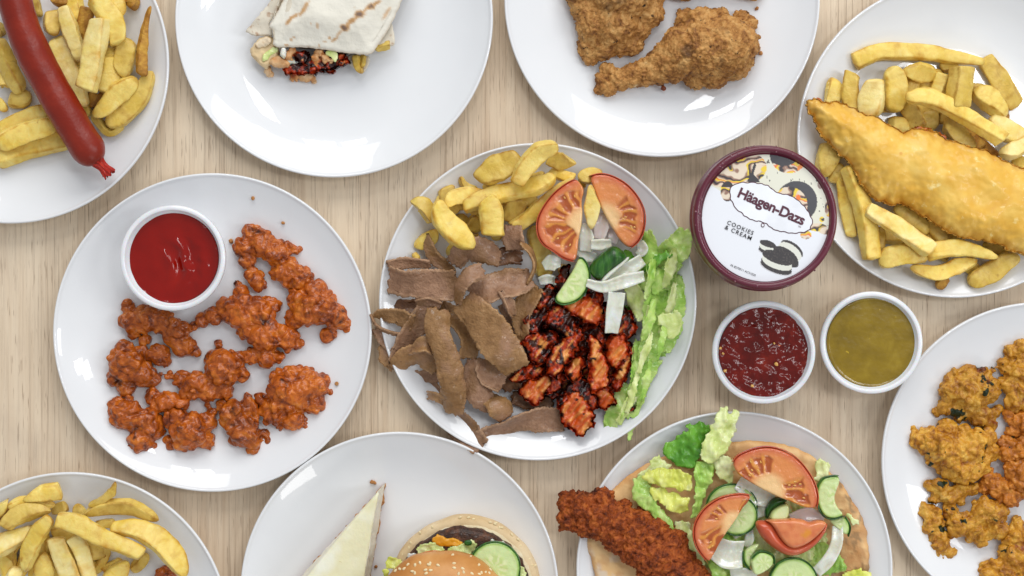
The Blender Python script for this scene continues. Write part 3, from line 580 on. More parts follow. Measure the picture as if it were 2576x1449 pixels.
chips(J, 'chips heaped on the bottom left plate', [
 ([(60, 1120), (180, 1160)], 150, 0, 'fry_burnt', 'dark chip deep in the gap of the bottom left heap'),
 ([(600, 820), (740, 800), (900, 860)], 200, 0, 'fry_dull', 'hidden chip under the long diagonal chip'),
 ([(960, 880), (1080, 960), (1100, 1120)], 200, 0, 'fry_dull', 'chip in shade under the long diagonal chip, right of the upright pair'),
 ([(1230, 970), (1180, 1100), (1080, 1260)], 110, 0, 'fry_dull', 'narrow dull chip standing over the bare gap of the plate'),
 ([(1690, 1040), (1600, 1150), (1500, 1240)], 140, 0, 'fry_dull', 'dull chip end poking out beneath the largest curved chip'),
 ([(1170, 1240), (1290, 1180), (1400, 1110)], 110, 0, 'fry', 'chip below the lower end of the diagonal chip'),
 ([(1210, 1400), (1330, 1270), (1470, 1150)], [200, 220, 160], 1, 'fry', 'broad chip leaning up from the bottom edge in the gap'),
 ([(880, 470), (910, 560), (960, 640)], [110, 150, 120], 0, 'fry_dull', 'small pointed chip standing behind the diagonal chip', pb),
 ([(590, 570), (700, 520), (780, 500)], 140, 0, 'fry_dull', 'chip between the grey ended wedge and the diagonal chip'),
 ([(270, 440), (480, 350), (700, 320)], [70, 190, 230], 1, 'fry', 'wedge shaped chip with a grey blistered end at the heap top', dict(ends=(1.2, .35), sq=4)),
 ([(100, 500), (250, 440), (430, 450), (620, 500)], [70, 110, 110, 60], 1, 'fry', 'wavy thin chip below the grey ended wedge', sh),
 ([(-40, 570), (40, 500), (100, 410)], [150, 110, 30], 1, 'fry', 'sharp pointed chip at the left edge of the photo', bp),
 ([(-40, 680), (60, 600), (110, 500)], [200, 160, 60], 0, 'fry_burnt', 'orange brown chip under the sharp pointed one'),
 ([(-40, 850), (90, 840)], 90, 1, 'fry_pale', 'pale chip stub under the greenish chip at the left edge'),
 ([(50, 750), (190, 620), (360, 560), (580, 560)], [130, 220, 200, 70], 2, 'fry_dull', 'greenish grey rounded chip at upper left of the heap', dict(ends=(.5, 1.1))),
 ([(-60, 1030), (120, 900), (370, 770)], [240, 240, 130], 2, 'fry_pale', 'thick chip running from the left edge under the upright one'),
 ([(-50, 1120), (60, 1200), (110, 1400)], 150, 1, 'fry', 'chip at the bottom left corner of the photo'),
 ([(90, 1400), (170, 1270), (180, 1190)], 170, 2, 'fry_pale', 'short squared chip at the bottom left corner'),
 ([(590, 620), (430, 820), (330, 1030), (280, 1260)], [140, 220, 220, 80], 3, 'fry', 'long chip slanting down left with a split lower tip'),
 ([(520, 1020), (500, 1200), (520, 1400)], [180, 270, 280], 1, 'fry', 'rounded chip between the slanting chip and the upright pair', sh),
 ([(630, 850), (700, 1040), (780, 1230), (830, 1420)], [200, 230, 240, 230], 2, 'fry_pale', 'left one of the two upright chips at the heap centre', bl),
 ([(850, 830), (930, 1000), (980, 1200), (1040, 1420)], [190, 190, 190, 190], 2, 'fry_pale', 'right one of the two upright chips at the heap centre', bl),
 ([(1080, 730), (1200, 700), (1340, 690)], 110, 1, 'fry', 'small chip wedged under the start of the largest curved chip'),
 ([(1250, 760), (1520, 760), (1800, 870), (2010, 1090), (2130, 1310)], [130, 250, 330, 290, 120], 2, 'fry', 'largest curved chip lying along the right side of the heap', dict(ends=(.5, .9), hk=.5)),
 ([(650, 640), (880, 690), (1150, 850), (1400, 950), (1640, 1060)], [180, 240, 220, 210, 170], 3, 'fry', 'long diagonal chip crossing over the middle of the heap', dict(ends=(.3, .3), sq=4)),
 ([(965, 600), (1180, 520), (1480, 510), (1820, 660)], [60, 200, 240, 90], 1, 'fry_dull', 'olive toned lens shaped chip at the upper right of the heap', sh),
 ([(1000, 490), (1150, 440), (1280, 340), (1330, 215)], [24, 85, 110, 30], 1, 'fry_dull', 'slim leaf shaped chip standing alone at the top right', sh),
])
o = blob('fried_bite', J, [(1890, 1300, 120), (1960, 1370, 90), (1840, 1380, 100)], MT['nugget'], lumps=10, amp=.5); tag(o, 'round browned bite beside the largest curved chip at the bottom edge', 'fried bite')
chips(D, 'chips around the battered fish', [
 ([(600, 330), (650, 330), (700, 340)], 90, 0, 'fry_dull', 'dull chip behind the long chip lying over the heap top'),
 ([(620, 400), (670, 470), (700, 560)], 110, 0, 'fry_dull', 'chip in the gap above the fish left of its frilled edge'),
 ([(740, 440), (760, 560)], 100, 0, 'fry_dull', 'shaded chip between two upright ones above the fish'),
 ([(560, 480), (580, 540), (560, 600)], 95, 0, 'fry', 'chip showing under the rounded pair against the fish'),
 ([(900, 520), (960, 600), (1010, 660)], 90, 0, 'fry_burnt', 'brown sided chip running under the upper fish edge'),
 ([(960, 560), (1040, 640), (1100, 700)], 60, 0, 'fry_burnt', 'thin brown chip below the long overlying chip'),
 ([(345, 200), (480, 145), (700, 145), (880, 170), (1040, 195)], [100, 100, 95, 75, 50], 0, 'fry', 'very long chip lying apart along the top of the fish plate', dict(ends=(.25, .6), sq=4.5, roll=.1)),
 ([(1035, 170), (1120, 290), (1215, 430)], [90, 115, 90], 0, 'fry_dull', 'flat golden chip lying apart at the upper right', dict(ends=(.4, .4), hk=.4)),
 ([(230, 275), (245, 340), (230, 420)], [60, 95, 80], 0, 'fry', 'leftmost short chip just above the fish tail', pb),
 ([(345, 250), (330, 340), (335, 460)], [85, 100, 90], 1, 'fry_dull', 'upright chip above the fish, left of the rounded pair', bl),
 ([(530, 225), (560, 320), (545, 460)], [85, 120, 110], 1, 'fry', 'brown rimmed rounded chip, rear one of the pair'),
 ([(460, 285), (450, 380), (440, 500)], [95, 130, 130], 2, 'fry_pale', 'pale rounded chip, front one of the pair above the fish'),
 ([(600, 255), (700, 250), (800, 260)], [50, 120, 70], 1, 'fry', 'diamond shaped chip below the very long chip'),
 ([(800, 225), (870, 225), (900, 260)], 60, 0, 'fry_dull', 'chip tip hidden behind the diamond shaped one'),
 ([(820, 255), (795, 340), (780, 400)], 80, 1, 'fry', 'narrow upright chip left of the blistered square chip', bl),
 ([(925, 215), (905, 310), (890, 450)], [130, 130, 120], 2, 'fry_dull', 'broad blistered square chip standing upright at the top', bl),
 ([(980, 340), (1070, 400), (1140, 490)], [90, 140, 90], 1, 'fry', 'rounded chip right of the blistered square chip'),
 ([(1120, 410), (1160, 510)], 45, 0, 'fry_burnt', 'thin brown chip edge behind the rounded chip at upper right', sh),
 ([(1060, 490), (1160, 560), (1260, 600)], [90, 120, 90], 1, 'fry_pale', 'pale chip under the end of the long overlying chip'),
 ([(1110, 680), (1190, 660), (1300, 600)], [60, 95, 80], 2, 'fry_pale', 'chip reaching the right photo edge above the fish'),
 ([(1180, 720), (1280, 740)], 70, 1, 'fry', 'small chip stub against the fish at the right photo edge'),
 ([(820, 520), (890, 570), (980, 660)], [80, 110, 80], 1, 'fry_dull', 'flat chip tucked against the upper edge of the fish'),
 ([(620, 390), (740, 380), (900, 460), (1030, 540), (1140, 610)], [70, 100, 95, 95, 95], 3, 'fry', 'long bright chip slanting over the top of the heap', dict(ends=(.6, .25), sq=4.5)),
 ([(230, 620), (210, 700), (180, 800)], [100, 130, 70], 0, 'fry_dull', 'chip below the fish tail next to the ice cream tub'),
 ([(215, 590), (270, 660), (310, 690)], 60, 0, 'fry_pale', 'greenish chip edge right under the fish tail'),
 ([(240, 720), (270, 780), (230, 830)], 80, 0, 'fry', 'small chip between the tub and the fish'),
 ([(280, 790), (310, 950), (340, 1120)], [60, 85, 60], 0, 'fry', 'thin chip along the left rim below the fish'),
 ([(310, 740), (370, 880), (420, 1060), (445, 1240)], [80, 110, 115, 105], 1, 'fry', 'long upright chip below the left half of the fish', dict(ends=(.5, .3), sq=4.5)),
 ([(560, 960), (660, 1030), (740, 1100)], [70, 90, 70], 1, 'fry_dull', 'dull chip just behind the slanting chip below the fish'),
 ([(460, 1090), (540, 1110), (640, 1120)], 85, 0, 'fry', 'short chip under the slanting chip at lower left'),
 ([(730, 1020), (790, 1090), (820, 1150)], [70, 85, 70], 1, 'fry_dull', 'greenish squared chip poking out under the lower fish edge', bl),
 ([(1030, 1150), (1100, 1170), (1160, 1190)], 70, 0, 'fry_dull', 'dull chip pressed under the lower right fish edge'),
 ([(480, 1240), (600, 1210), (740, 1230)], [120, 115, 80], 1, 'fry', 'thick chip lying flat at the bottom of the fish plate'),
 ([(720, 1200), (900, 1175), (1110, 1225)], [95, 100, 35], 2, 'fry', 'tapering chip lying over the bottom chips', dict(ends=(.4, 1.0))),
 ([(420, 965), (560, 1050), (760, 1195)], [75, 95, 95], 3, 'fry_pale', 'pale squared chip slanting on top just below the fish', bl),
 ([(790, 1390), (840, 1320)], 60, 0, 'fry_burnt', 'brown tipped chip end hanging lowest on the fish plate'),
 ([(930, 1290), (1010, 1265)], 60, 0, 'fry_dull', 'small chip between the two lowest chips under the fish'),
 ([(640, 1280), (780, 1305), (900, 1270), (1005, 1235)], [50, 80, 90, 40], 1, 'fry', 'bent chip with thin ends along the bottom', sh),
 ([(950, 1360), (1080, 1290), (1205, 1200)], [90, 110, 80], 0, 'fry_dull', 'wide flat dull chip at the lower right of the fish plate'),
])
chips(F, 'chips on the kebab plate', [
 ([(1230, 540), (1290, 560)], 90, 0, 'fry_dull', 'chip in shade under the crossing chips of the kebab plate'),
 ([(1250, 740), (1280, 860), (1330, 1000), (1320, 1130)], 120, 0, 'fry', 'chip running down between doner meat and left tomato wedge'),
 ([(1440, 1040), (1500, 1080)], 110, 0, 'fry_pale', 'pale chip just above the cucumber half slice'),
 ([(370, 980), (420, 960)], 90, 0, 'fry', 'chip tip peeping over the doner meat at the left rim'),
 ([(640, 880), (700, 980)], 110, 1, 'fry', 'chip going under the doner meat at its upper edge'),
 ([(380, 900), (470, 850), (560, 790)], [70, 120, 110], 0, 'fry', 'chip at the left rim above the doner meat'),
 ([(350, 560), (450, 590), (520, 720)], [40, 130, 100], 1, 'fry_dull', 'pointed chip overhanging the left rim', pb),
 ([(630, 540), (690, 510), (760, 500)], 60, 0, 'fry_dull', 'thin chip edge behind the bent chip at upper left'),
 ([(712, 385), (760, 450), (850, 480)], [22, 55, 40], 0, 'fry_dull', 'small dark curled sliver standing on the bare plate', sh),
 ([(1230, 400), (1340, 350)], [60, 40], 1, 'fry_dull', 'tiny twisted chip between the top chips', sh),
 ([(1370, 340), (1460, 370), (1560, 400)], 85, 1, 'fry', 'chip above the left tomato wedge'),
 ([(1360, 240), (1460, 270), (1575, 285)], [110, 140, 30], 1, 'fry_dull', 'chip with a pointed right end at the top of the plate', dict(ends=(.3, 1.1))),
 ([(860, 420), (990, 320), (1170, 240)], [150, 230, 130], 2, 'fry_dull', 'broad flat rounded chip at the top left of the heap', dict(ends=(.5, .4), hk=.45)),
 ([(1120, 440), (1200, 300), (1300, 190), (1440, 145)], [90, 130, 140, 80], 3, 'fry', 'topmost bent chip overhanging the upper plate rim', dict(ends=(.4, .7))),
 ([(1600, 410), (1680, 370), (1770, 360)], [120, 120, 70], 1, 'fry', 'orange tinted chip between the two tomato wedges'),
 ([(1600, 440), (1640, 420)], 120, 0, 'fry_dull', 'chip end behind the two tomato wedges'),
 ([(780, 700), (830, 740), (860, 790)], [130, 140, 90], 1, 'fry_dull', 'short chip left of the squared arched chip'),
 ([(1030, 640), (1110, 630), (1210, 580)], [150, 170, 110], 1, 'fry_dull', 'chip right of the squared arched chip'),
 ([(640, 650), (700, 580), (800, 590), (870, 640)], 110, 1, 'fry_dull', 'chip beneath the bent one at the left middle'),
 ([(600, 600), (680, 530), (790, 510), (920, 520)], [70, 120, 120, 90], 2, 'fry', 'bent chip joining the long crossing chip at its left end', sh),
 ([(740, 620), (900, 545), (1130, 490), (1300, 450), (1425, 385)], [80, 120, 130, 125, 60], 3, 'fry', 'long crossing chip over the middle of the kebab plate heap', dict(ends=(.5, .8))),
 ([(1110, 760), (1250, 660), (1400, 520), (1560, 420)], [110, 110, 110, 80], 2, 'fry', 'long chip slanting up to the left tomato wedge', bl),
 ([(900, 540), (940, 620), (960, 820)], [140, 180, 180], 4, 'fry', 'squared arched chip with a flat lower end above the meat', dict(ends=(.35, .15), sq=5, roll=.05)),
 ([(560, 550), (590, 680), (700, 800), (830, 900)], [80, 170, 190, 90], 3, 'fry', 'thick pointed chip lying down towards the meat', dict(ends=(.9, .7))),
 ([(1675, 440), (1690, 600), (1680, 770)], [30, 130, 50], 3, 'fry_pale', 'pale leaf shaped chip upright between the tomato wedges', sh),
])

def filler(fr, cx, cy, rx, ry_, n, grp, label, seed):
    r0 = random.Random(seed)
    for k in range(n):
        t = r0.uniform(0, 6.283); q = math.sqrt(r0.random()); x = cx + rx * q * math.cos(t); y = cy + ry_ * q * math.sin(t); a_ = r0.uniform(0, 3.14); l_ = 34 / fr.sc * r0.uniform(1.0, 1.5); w_ = 26 / fr.sc * 1.59 / 1.2 * r0.uniform(.8, 1.15)
        o = fry(fr, [(x - math.cos(a_) * l_, y - math.sin(a_) * l_), (x + 8, y - 6), (x + math.cos(a_) * l_, y + math.sin(a_) * l_)], w_, 0, r0.choice(['fry', 'fry_dull', 'fry_dull']), 'potato_chip', seed=seed * 50 + k); tag(o, label, 'chip', grp)
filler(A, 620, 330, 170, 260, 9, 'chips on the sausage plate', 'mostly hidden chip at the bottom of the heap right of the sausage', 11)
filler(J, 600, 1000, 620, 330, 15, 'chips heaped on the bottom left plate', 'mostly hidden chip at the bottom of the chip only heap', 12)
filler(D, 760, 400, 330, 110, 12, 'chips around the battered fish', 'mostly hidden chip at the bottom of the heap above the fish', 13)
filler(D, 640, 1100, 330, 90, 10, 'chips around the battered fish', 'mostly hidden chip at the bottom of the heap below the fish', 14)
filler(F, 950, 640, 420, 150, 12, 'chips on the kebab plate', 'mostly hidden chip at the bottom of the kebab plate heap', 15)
# ------------------------------------------------------------------ sausage
def sausage():
    r = thing('sausage', 'long dark red smooth sausage laid over chips at the left', 'sausage', A.w(350, 560, .02))
    P = cr([(40, -330), (60, -160), (98, 20), (190, 290), (320, 540), (460, 790), (560, 950), (635, 1050)], 90); n, m = 90, 40; v = []
    L_ = np.concatenate([[0], np.cumsum(np.linalg.norm(np.diff(P, axis=0), axis=1))]); zc = .033
    for i in range(n):
        x, y, _ = A.w(P[i][0], P[i][1], zc); j0, j1 = max(0, i - 1), min(n - 1, i + 1); t = P[j1] - P[j0]; t = t / np.linalg.norm(t); sx, sy = t[1], t[0]
        de = (L_[-1] - L_[i]) / 130; R = A.l(108) * (math.sqrt(max(0.02, 1 - (1 - min(1, de)) ** 2.3))) * (1 + .02 * math.sin(i * .35)) * (1 - .06 * max(0, 1 - i / 20))
        for k in range(m):
            a = 2 * math.pi * k / m; v.append((x + sx * R * math.cos(a), y + sy * R * math.cos(a), zc + R * .92 * math.sin(a)))
    v = np.array(v); ctr = np.repeat(v.reshape(n, m, 3).mean(1), m, 0); d = v - ctr; d /= np.linalg.norm(d, axis=1)[:, None] + 1e-9; v = v + d * (fbm(v * 60, 3, 4) * .00035)[:, None]
    f = [(i * m + k, i * m + (k + 1) % m, (i + 1) * m + (k + 1) % m, (i + 1) * m + k) for i in range(n - 1) for k in range(m)]; f.append(tuple(range(m))); f.append(tuple((n - 1) * m + k for k in range(m)))
    mesh('sausage_body', v, f, MT['sausage'], r)
    # pleated twist of skin
    a0 = np.array(A.w(612, 1020, zc)); a1 = np.array(A.w(706, 1122, zc - .006)); t = a1 - a0; l = np.linalg.norm(t); t /= l; s_ = np.array([-t[1], t[0], 0]); up = np.cross(t, s_); n, m = 26, 56; v = []
    for i in range(n):
        u = i / (n - 1); R = .0066 * (1 - .55 * math.sin(min(1, u * 1.5) * math.pi / 2)) + .0010 * max(0, u - .45) * 2
        for k in range(m):
            a = 2 * math.pi * k / m; rr = R * (1 + .20 * math.sin(a * 9 + u * 2) + .06 * math.sin(a * 23 + u * 9)); ex = .0016 * math.sin(a * 5) * (u ** 3)
            v.append(a0 + t * (u * l + ex) + s_ * rr * math.cos(a) * (1 + .25 * u) + up * rr * math.sin(a) * (.9 - .4 * u))
    f = [(i * m + k, i * m + (k + 1) % m, (i + 1) * m + (k + 1) % m, (i + 1) * m + k) for i in range(n - 1) for k in range(m)]; f.append(tuple((n - 1) * m + k for k in range(m)))
    mesh('twisted_end', v, f, MT['sausage_end'], r)
sausage()
# ------------------------------------------------------------------ popcorn chicken
NG = [
 ([(900, 262, 46), (865, 325, 56), (945, 300, 66), (1005, 345, 62), (880, 375, 45), (1055, 330, 36), (1100, 335, 26), (910, 455, 46), (935, 488, 34), (1060, 430, 64), (1120, 455, 55), (1080, 480, 40), (1010, 440, 40)], 'crisp chicken piece nearest the upper right of the ketchup pot'),
 ([(1175, 520, 60), (1110, 560, 60), (1150, 600, 80), (1220, 600, 75), (1090, 640, 50), (1270, 630, 62), (1320, 665, 42), (1240, 715, 36), (1365, 686, 16), (1245, 545, 34)], 'crisp chicken piece with a pointed tip farthest to the right'),
 ([(828, 488, 20), (848, 530, 38), (850, 610, 82), (785, 605, 55), (730, 625, 46), (670, 650, 34), (632, 672, 20), (930, 620, 78), (985, 580, 45), (880, 690, 55), (960, 720, 75), (1050, 720, 60), (1105, 755, 26), (960, 810, 48), (890, 810, 42), (1015, 815, 34), (965, 855, 20)], 'largest starfish shaped crisp chicken piece at the plate centre'),
 ([(345, 590, 40), (365, 650, 58), (430, 640, 66), (500, 660, 56), (560, 700, 66), (600, 760, 55), (640, 790, 28), (480, 800, 52), (420, 735, 30), (510, 840, 26), (370, 700, 30)], 'knobbly chicken piece tucked under the ketchup pot'),
 ([(330, 775, 42), (345, 850, 80), (300, 900, 50), (410, 880, 62), (330, 940, 46), (450, 915, 36), (400, 800, 40)], 'rounded chicken piece at the left below the knobbly one'),
 ([(486, 888, 12), (525, 898, 24), (585, 912, 44), (650, 930, 62), (720, 815, 40), (745, 755, 24), (770, 860, 84), (840, 880, 46), (700, 965, 54), (620, 965, 46), (770, 950, 52), (845, 815, 40)], 'chicken piece with a long horn like tip pointing left'),
 ([(300, 1030, 48), (340, 1070, 76), (430, 1105, 72), (400, 1185, 62), (375, 1240, 40), (468, 1140, 46), (275, 1060, 26), (390, 1265, 22), (450, 1215, 26)], 'lower left chicken piece with a burnt black spot'),
 ([(460, 990, 40), (520, 1010, 52), (585, 1020, 42), (470, 1040, 30)], 'small chicken piece wedged below the horned one'),
 ([(560, 1080, 58), (620, 1140, 86), (695, 1100, 50), (530, 1195, 32), (690, 1180, 46), (695, 1030, 20), (600, 1210, 26), (720, 1060, 26)], 'chunky chicken piece at the bottom next to the one with the burnt spot'),
 ([(765, 1030, 34), (820, 1070, 70), (880, 1040, 52), (865, 1140, 74), (900, 1200, 45), (950, 1150, 26), (875, 990, 24), (960, 1185, 20), (840, 1180, 40)], 'paler twisted chicken piece at the bottom right of the centre'),
 ([(1080, 890, 46), (1010, 910, 45), (1060, 970, 92), (1150, 940, 80), (1215, 920, 42), (1170, 1010, 62), (1250, 968, 24), (1000, 1060, 62), (1080, 1090, 58), (1140, 1110, 30), (940, 1000, 36), (1020, 1120, 26), (1150, 880, 30)], 'big dark rough chicken piece at the lower right')]
for k, (sp, lb) in enumerate(NG):
    o = blob('popcorn_chicken', E, sp, MT['nugget'], flat=.85, vox=.75, amp=1.5, amp2=.22, nf=78, lumps=38, seed=100 + k, lump_r=(.18, .34), zb=.0035 if k else .004); tag(o, lb, 'fried chicken', 'popcorn chicken pieces')
# ------------------------------------------------------------------ pakora
PK = [
 ([(425, 400, 40), (500, 395, 48), (580, 395, 42), (410, 480, 66), (500, 490, 90), (600, 470, 62), (385, 560, 45), (345, 588, 26), (550, 600, 60), (625, 600, 34), (660, 578, 22), (460, 590, 50), (610, 655, 34), (632, 370, 20)], 'pakora', 'square topped yellow pakora, upper one of the big pair'),
 ([(205, 690, 26), (235, 740, 52), (300, 745, 74), (380, 690, 58), (400, 790, 96), (490, 770, 88), (580, 730, 56), (615, 800, 48), (460, 890, 76), (550, 870, 58), (380, 880, 50), (590, 690, 28), (450, 945, 26), (310, 830, 40)], 'pakora', 'broad herb flecked pakora nearest the left of the plate'),
 ([(285, 975, 22), (340, 985, 44), (395, 1030, 48), (460, 1000, 42), (520, 985, 30), (310, 1045, 26), (450, 1050, 28)], 'pakora', 'small crumbly pakora under the broad herb flecked one'),
 ([(255, 1100, 30), (295, 1120, 46), (300, 1180, 52), (325, 1235, 46), (345, 1290, 46), (390, 1318, 30), (330, 1340, 28)], 'pakora', 'narrow stick shaped pakora at the lower left'),
 ([(400, 1115, 46), (435, 1180, 56), (500, 1180, 64), (575, 1110, 68), (645, 1115, 50), (635, 1195, 56), (560, 1240, 48), (405, 1215, 28), (680, 1140, 26), (510, 1250, 30)], 'pakora', 'lumpy pakora right of the stick shaped one'),
 ([(600, 945, 48), (575, 990, 34), (650, 980, 56), (705, 1030, 54), (670, 1055, 34), (755, 1010, 46)], 'pakora_red', 'reddish brown pakora in the middle of the right heap'),
 ([(715, 270, 36), (770, 265, 48), (685, 345, 38), (755, 370, 56), (720, 440, 50), (740, 530, 54), (685, 430, 32), (790, 470, 60), (800, 230, 30), (820, 380, 60)], 'pakora', 'tall pakora at the right photo edge, uppermost of the heap'),
 ([(710, 610, 32), (755, 640, 46), (730, 690, 36), (800, 660, 60)], 'pakora_red', 'small pakora just below the uppermost one at the right edge'),
 ([(685, 745, 36), (690, 810, 46), (750, 800, 52), (800, 770, 60)], 'pakora_red', 'pakora right of the broad herb flecked one, at the photo edge'),
 ([(720, 895, 44), (785, 900, 58), (745, 960, 44), (820, 960, 60)], 'pakora_red', 'ridged rusty brown pakora above the reddish one'),
 ([(750, 1170, 34), (705, 1250, 40), (770, 1250, 56), (690, 1330, 40), (760, 1340, 70), (620, 1390, 34), (690, 1420, 60), (580, 1402, 22), (800, 1430, 70), (600, 1450, 50)], 'pakora', 'dark herbed pakora in the bottom right corner')]
for k, (sp, mt_, lb) in enumerate(PK):
    sp = [(x, y, r * 1.12) for x, y, r in sp]
    o = blob('pakora', M, sp, MT[mt_], flat=.85, vox=.8, amp=1.4, amp2=.25, nf=115, lumps=80, seed=200 + k, lump_r=(.18, .36), zb=.0045, lift=.004 if k == 9 else 0); tag(o, lb, 'pakora', 'pakora fritters')
# ------------------------------------------------------------------ fried chicken
dr = thing('chicken_drumstick', 'brown crusted fried chicken drumstick with its bone end at the left', 'chicken drumstick', C.w(1500, 600, .004))
blob('crust', C, [(730, 710, 90), (670, 800, 80), (650, 900, 68), (740, 880, 100), (850, 810, 122), (980, 765, 135), (1110, 735, 150), (1240, 690, 180), (1380, 620, 230), (1540, 520, 290), (1730, 500, 330), (1900, 480, 330), (2040, 450, 250), (1700, 300, 240), (1530, 240, 120), (1490, 110, 50), (1560, 100, 50), (1850, 190, 130), (1930, 120, 70), (2120, 180, 100), (2220, 220, 80), (2210, 480, 100), (2010, 620, 210), (1820, 720, 190), (1640, 760, 150), (1480, 300, 70)], MT['crust'], dr, flat=.86, vox=.9, amp=.9, amp2=.55, nf=210, lumps=150, seed=301, lump_r=(.10, .24), zb=.004)
blob('crust_flap', C, [(1260, 860, 26), (1290, 895, 22), (1220, 850, 24)], MT['nugget'], dr, vox=.6, lumps=4, zb=.006, seed=5)
o = blob('chicken_thigh', C, [(560, 570, 90), (500, 500, 90), (530, 440, 120), (680, 470, 140), (860, 430, 140), (980, 440, 125), (1040, 270, 150), (1150, 110, 170), (600, 250, 210), (800, 220, 260), (520, 60, 190), (480, -120, 220), (880, -120, 350), (1170, -120, 190), (700, -400, 260)], MT['crust'], flat=.8, vox=.9, amp=.9, amp2=.55, nf=200, lumps=150, seed=302, lump_r=(.10, .24), zb=.004); tag(o, 'craggy brown fried chicken thigh above and left of the drumstick', 'chicken piece', 'fried chicken pieces')
o = blob('chicken_wing', C, [(1440, -130, 130), (1520, -160, 170), (1700, -210, 170), (1950, -200, 150), (2230, -120, 125), (2120, -150, 130)], MT['crust'], flat=.7, vox=.9, amp=.8, nf=200, lumps=50, seed=303, lump_r=(.10, .22), zb=.004); tag(o, 'fried chicken piece whose brown edge just shows at the top of the photo', 'chicken piece', 'fried chicken pieces')
# ------------------------------------------------------------------ battered fish
fo = [(103, 395), (130, 388), (170, 385), (190, 405), (240, 405), (275, 395), (320, 410), (370, 450), (420, 465), (470, 470), (520, 510), (570, 540), (615, 558), (650, 550), (670, 535), (740, 545), (800, 570), (850, 598), (950, 628), (1020, 645), (1080, 665), (1130, 700), (1180, 720), (1246, 745), (1330, 780), (1420, 850), (1480, 950), (1470, 1080), (1400, 1180), (1320, 1220), (1246, 1208), (1190, 1195), (1140, 1162), (1100, 1145), (1040, 1140), (980, 1125), (920, 1120), (860, 1095), (800, 1055), (740, 1015), (690, 985), (640, 955), (600, 935), (560, 955), (520, 930), (470, 922), (440, 900), (430, 870), (400, 850), (370, 790), (340, 740), (310, 700), (270, 675), (230, 630), (200, 590), (170, 580), (160, 530), (140, 480), (110, 450)]
def fcol(x, y, q, m3):
    e = 1 - smst(1.2, 7, q + fbm(m3 * .12, 3, 8) * 2.5); a = lerp(s2l((228, 172, 66)), s2l((242, 200, 104)), smst(-.3, .6, fbm(m3 * .05, 3, 3)))
    tail = 1 - smst(150, 210, x + (y - 400) * .3); e = np.maximum(e, tail); return a * (1 - e[:, None] * .75) + np.array(s2l((182, 112, 44))) * (e[:, None] * .75)
def fw(x, y, m3, s, q): return fbm(m3 * .035, 2, s) * 3.0 + np.abs(fbm(m3 * .09, 2, s + 9)) * .8 + (1 - smst(1, 7, q)) * fbm(m3 * .14, 2, s + 4) * 1.6
fs = thing('battered_fish', 'big golden battered fish fillet lying across the chips', 'battered fish', D.w(700, 800, .018))
slab('batter', D, fo, 22, 22, MT['fish'], fs, step=1.0, R=30, edge=.16, bot=.5, rag=1.6, ragf=.2, col=fcol, warp=fw, seed=12, it=1)
slab('batter_frill', D, [(655, 560), (665, 532), (735, 535), (790, 560), (850, 590), (820, 625), (740, 610), (680, 600)], 26, 4, MT['nugget'], fs, step=.9, R=3, rag=2, warp=lambda x, y, m3, s, q: fbm(m3 * .3, 2, s) * 1.5)
slab('tail_crumb', D, [(100, 400), (130, 385), (172, 385), (190, 410), (180, 450), (160, 480), (135, 470), (105, 440)], 24, 5, MT['nugget'], fs, step=.9, R=3, rag=2, warp=lambda x, y, m3, s, q: fbm(m3 * .35, 2, s) * 1.5)
# ------------------------------------------------------------------ sauce pots
def pot(cx, cy, R, zb, sauce, label, sz, relief, rs):
    r = thing('sauce_pot', label, 'sauce pot', W(cx, cy, zb)); k = R / 133; h = .033
    pr = [(0, zb + .001), (84 * k, zb + .001), (88 * k, zb + .002), (100 * k, zb + .014), (117 * k, zb + h - .0045), (119 * k, zb + h - .004), (120.5 * k, zb + h - .0005), (122 * k, zb + h), (131 * k, zb + h), (133 * k, zb + h - .0012), (133 * k, zb + h - .004), (131 * k, zb + h - .0042), (122.5 * k, zb + h - .0035), (104 * k, zb + .013), (90 * k, zb), (0, zb)]
    lathe('pot', cx, cy, pr, MT['pot'], r, seg=96, zref=zb + h)
    zs = zb + h - sz; rr = rs * k
    def wp(x, y, m3, s, q): return relief(x, y, m3, q)
    slab('sauce', Q, circ(cx, cy, rr, n=40), zs * 1000 - 3, 3, MT[sauce], r, step=.55, R=1.5, edge=.2, bot=.2, warp=wp, it=1)
    return r
def rk(x, y, m3, q):
    cx, cy = W(440, 650)[0], 0; X = m3[:, 0] - m3[:, 0].mean(); Y = m3[:, 1] - m3[:, 1].mean()
    d = np.hypot(X + 20, Y - 9); g = np.exp(-((X - 9) / 15) ** 2 - ((Y - 2) / 17) ** 2); return np.sin(d * .45 + pn(m3 * .12, 5) * 1.6) * g * 1.9 + pn(m3 * .10, 3) * .5 - (1 - smst(0, 4, q)) * -.8
def rc(x, y, m3, q): return fbm(m3 * .12, 2, 6) * 1.3 + pn(m3 * .11, 2) * .6 + (1 - smst(0, 3, q)) * .6
def ry(x, y, m3, q): return fbm(m3 * .3, 2, 16) * .035 + pn(m3 * .08, 9) * .12 + (1 - smst(0, 3, q)) * .5
pot(434, 649, 133, .0065, 'ketchup', 'white pot of smooth red ketchup standing on the popcorn chicken plate', .0075, rk, 117)
p2_ = pot(1922, 886, 130, .0, 'chilli', 'white pot of chunky dark chilli sauce standing on the table', .0055, rc, 117.5)
p3_ = pot(2193, 862, 129, .0, 'curry', 'white pot of yellow brown curry sauce standing on the table', .0055, ry, 118)
for (x, y, r) in ((860, 862, 22), (318, 708, 16), (365, 925, 18), (628, 1072, 18), (345, 760, 14), (838, 660, 12)):
    wx = I.w(x, y, .029); q = ell('chilli_seed', (wx[0], wx[1], .0285), (I.l(r), I.l(r) * .8, .0008), 'seed_gold', p2_, x)
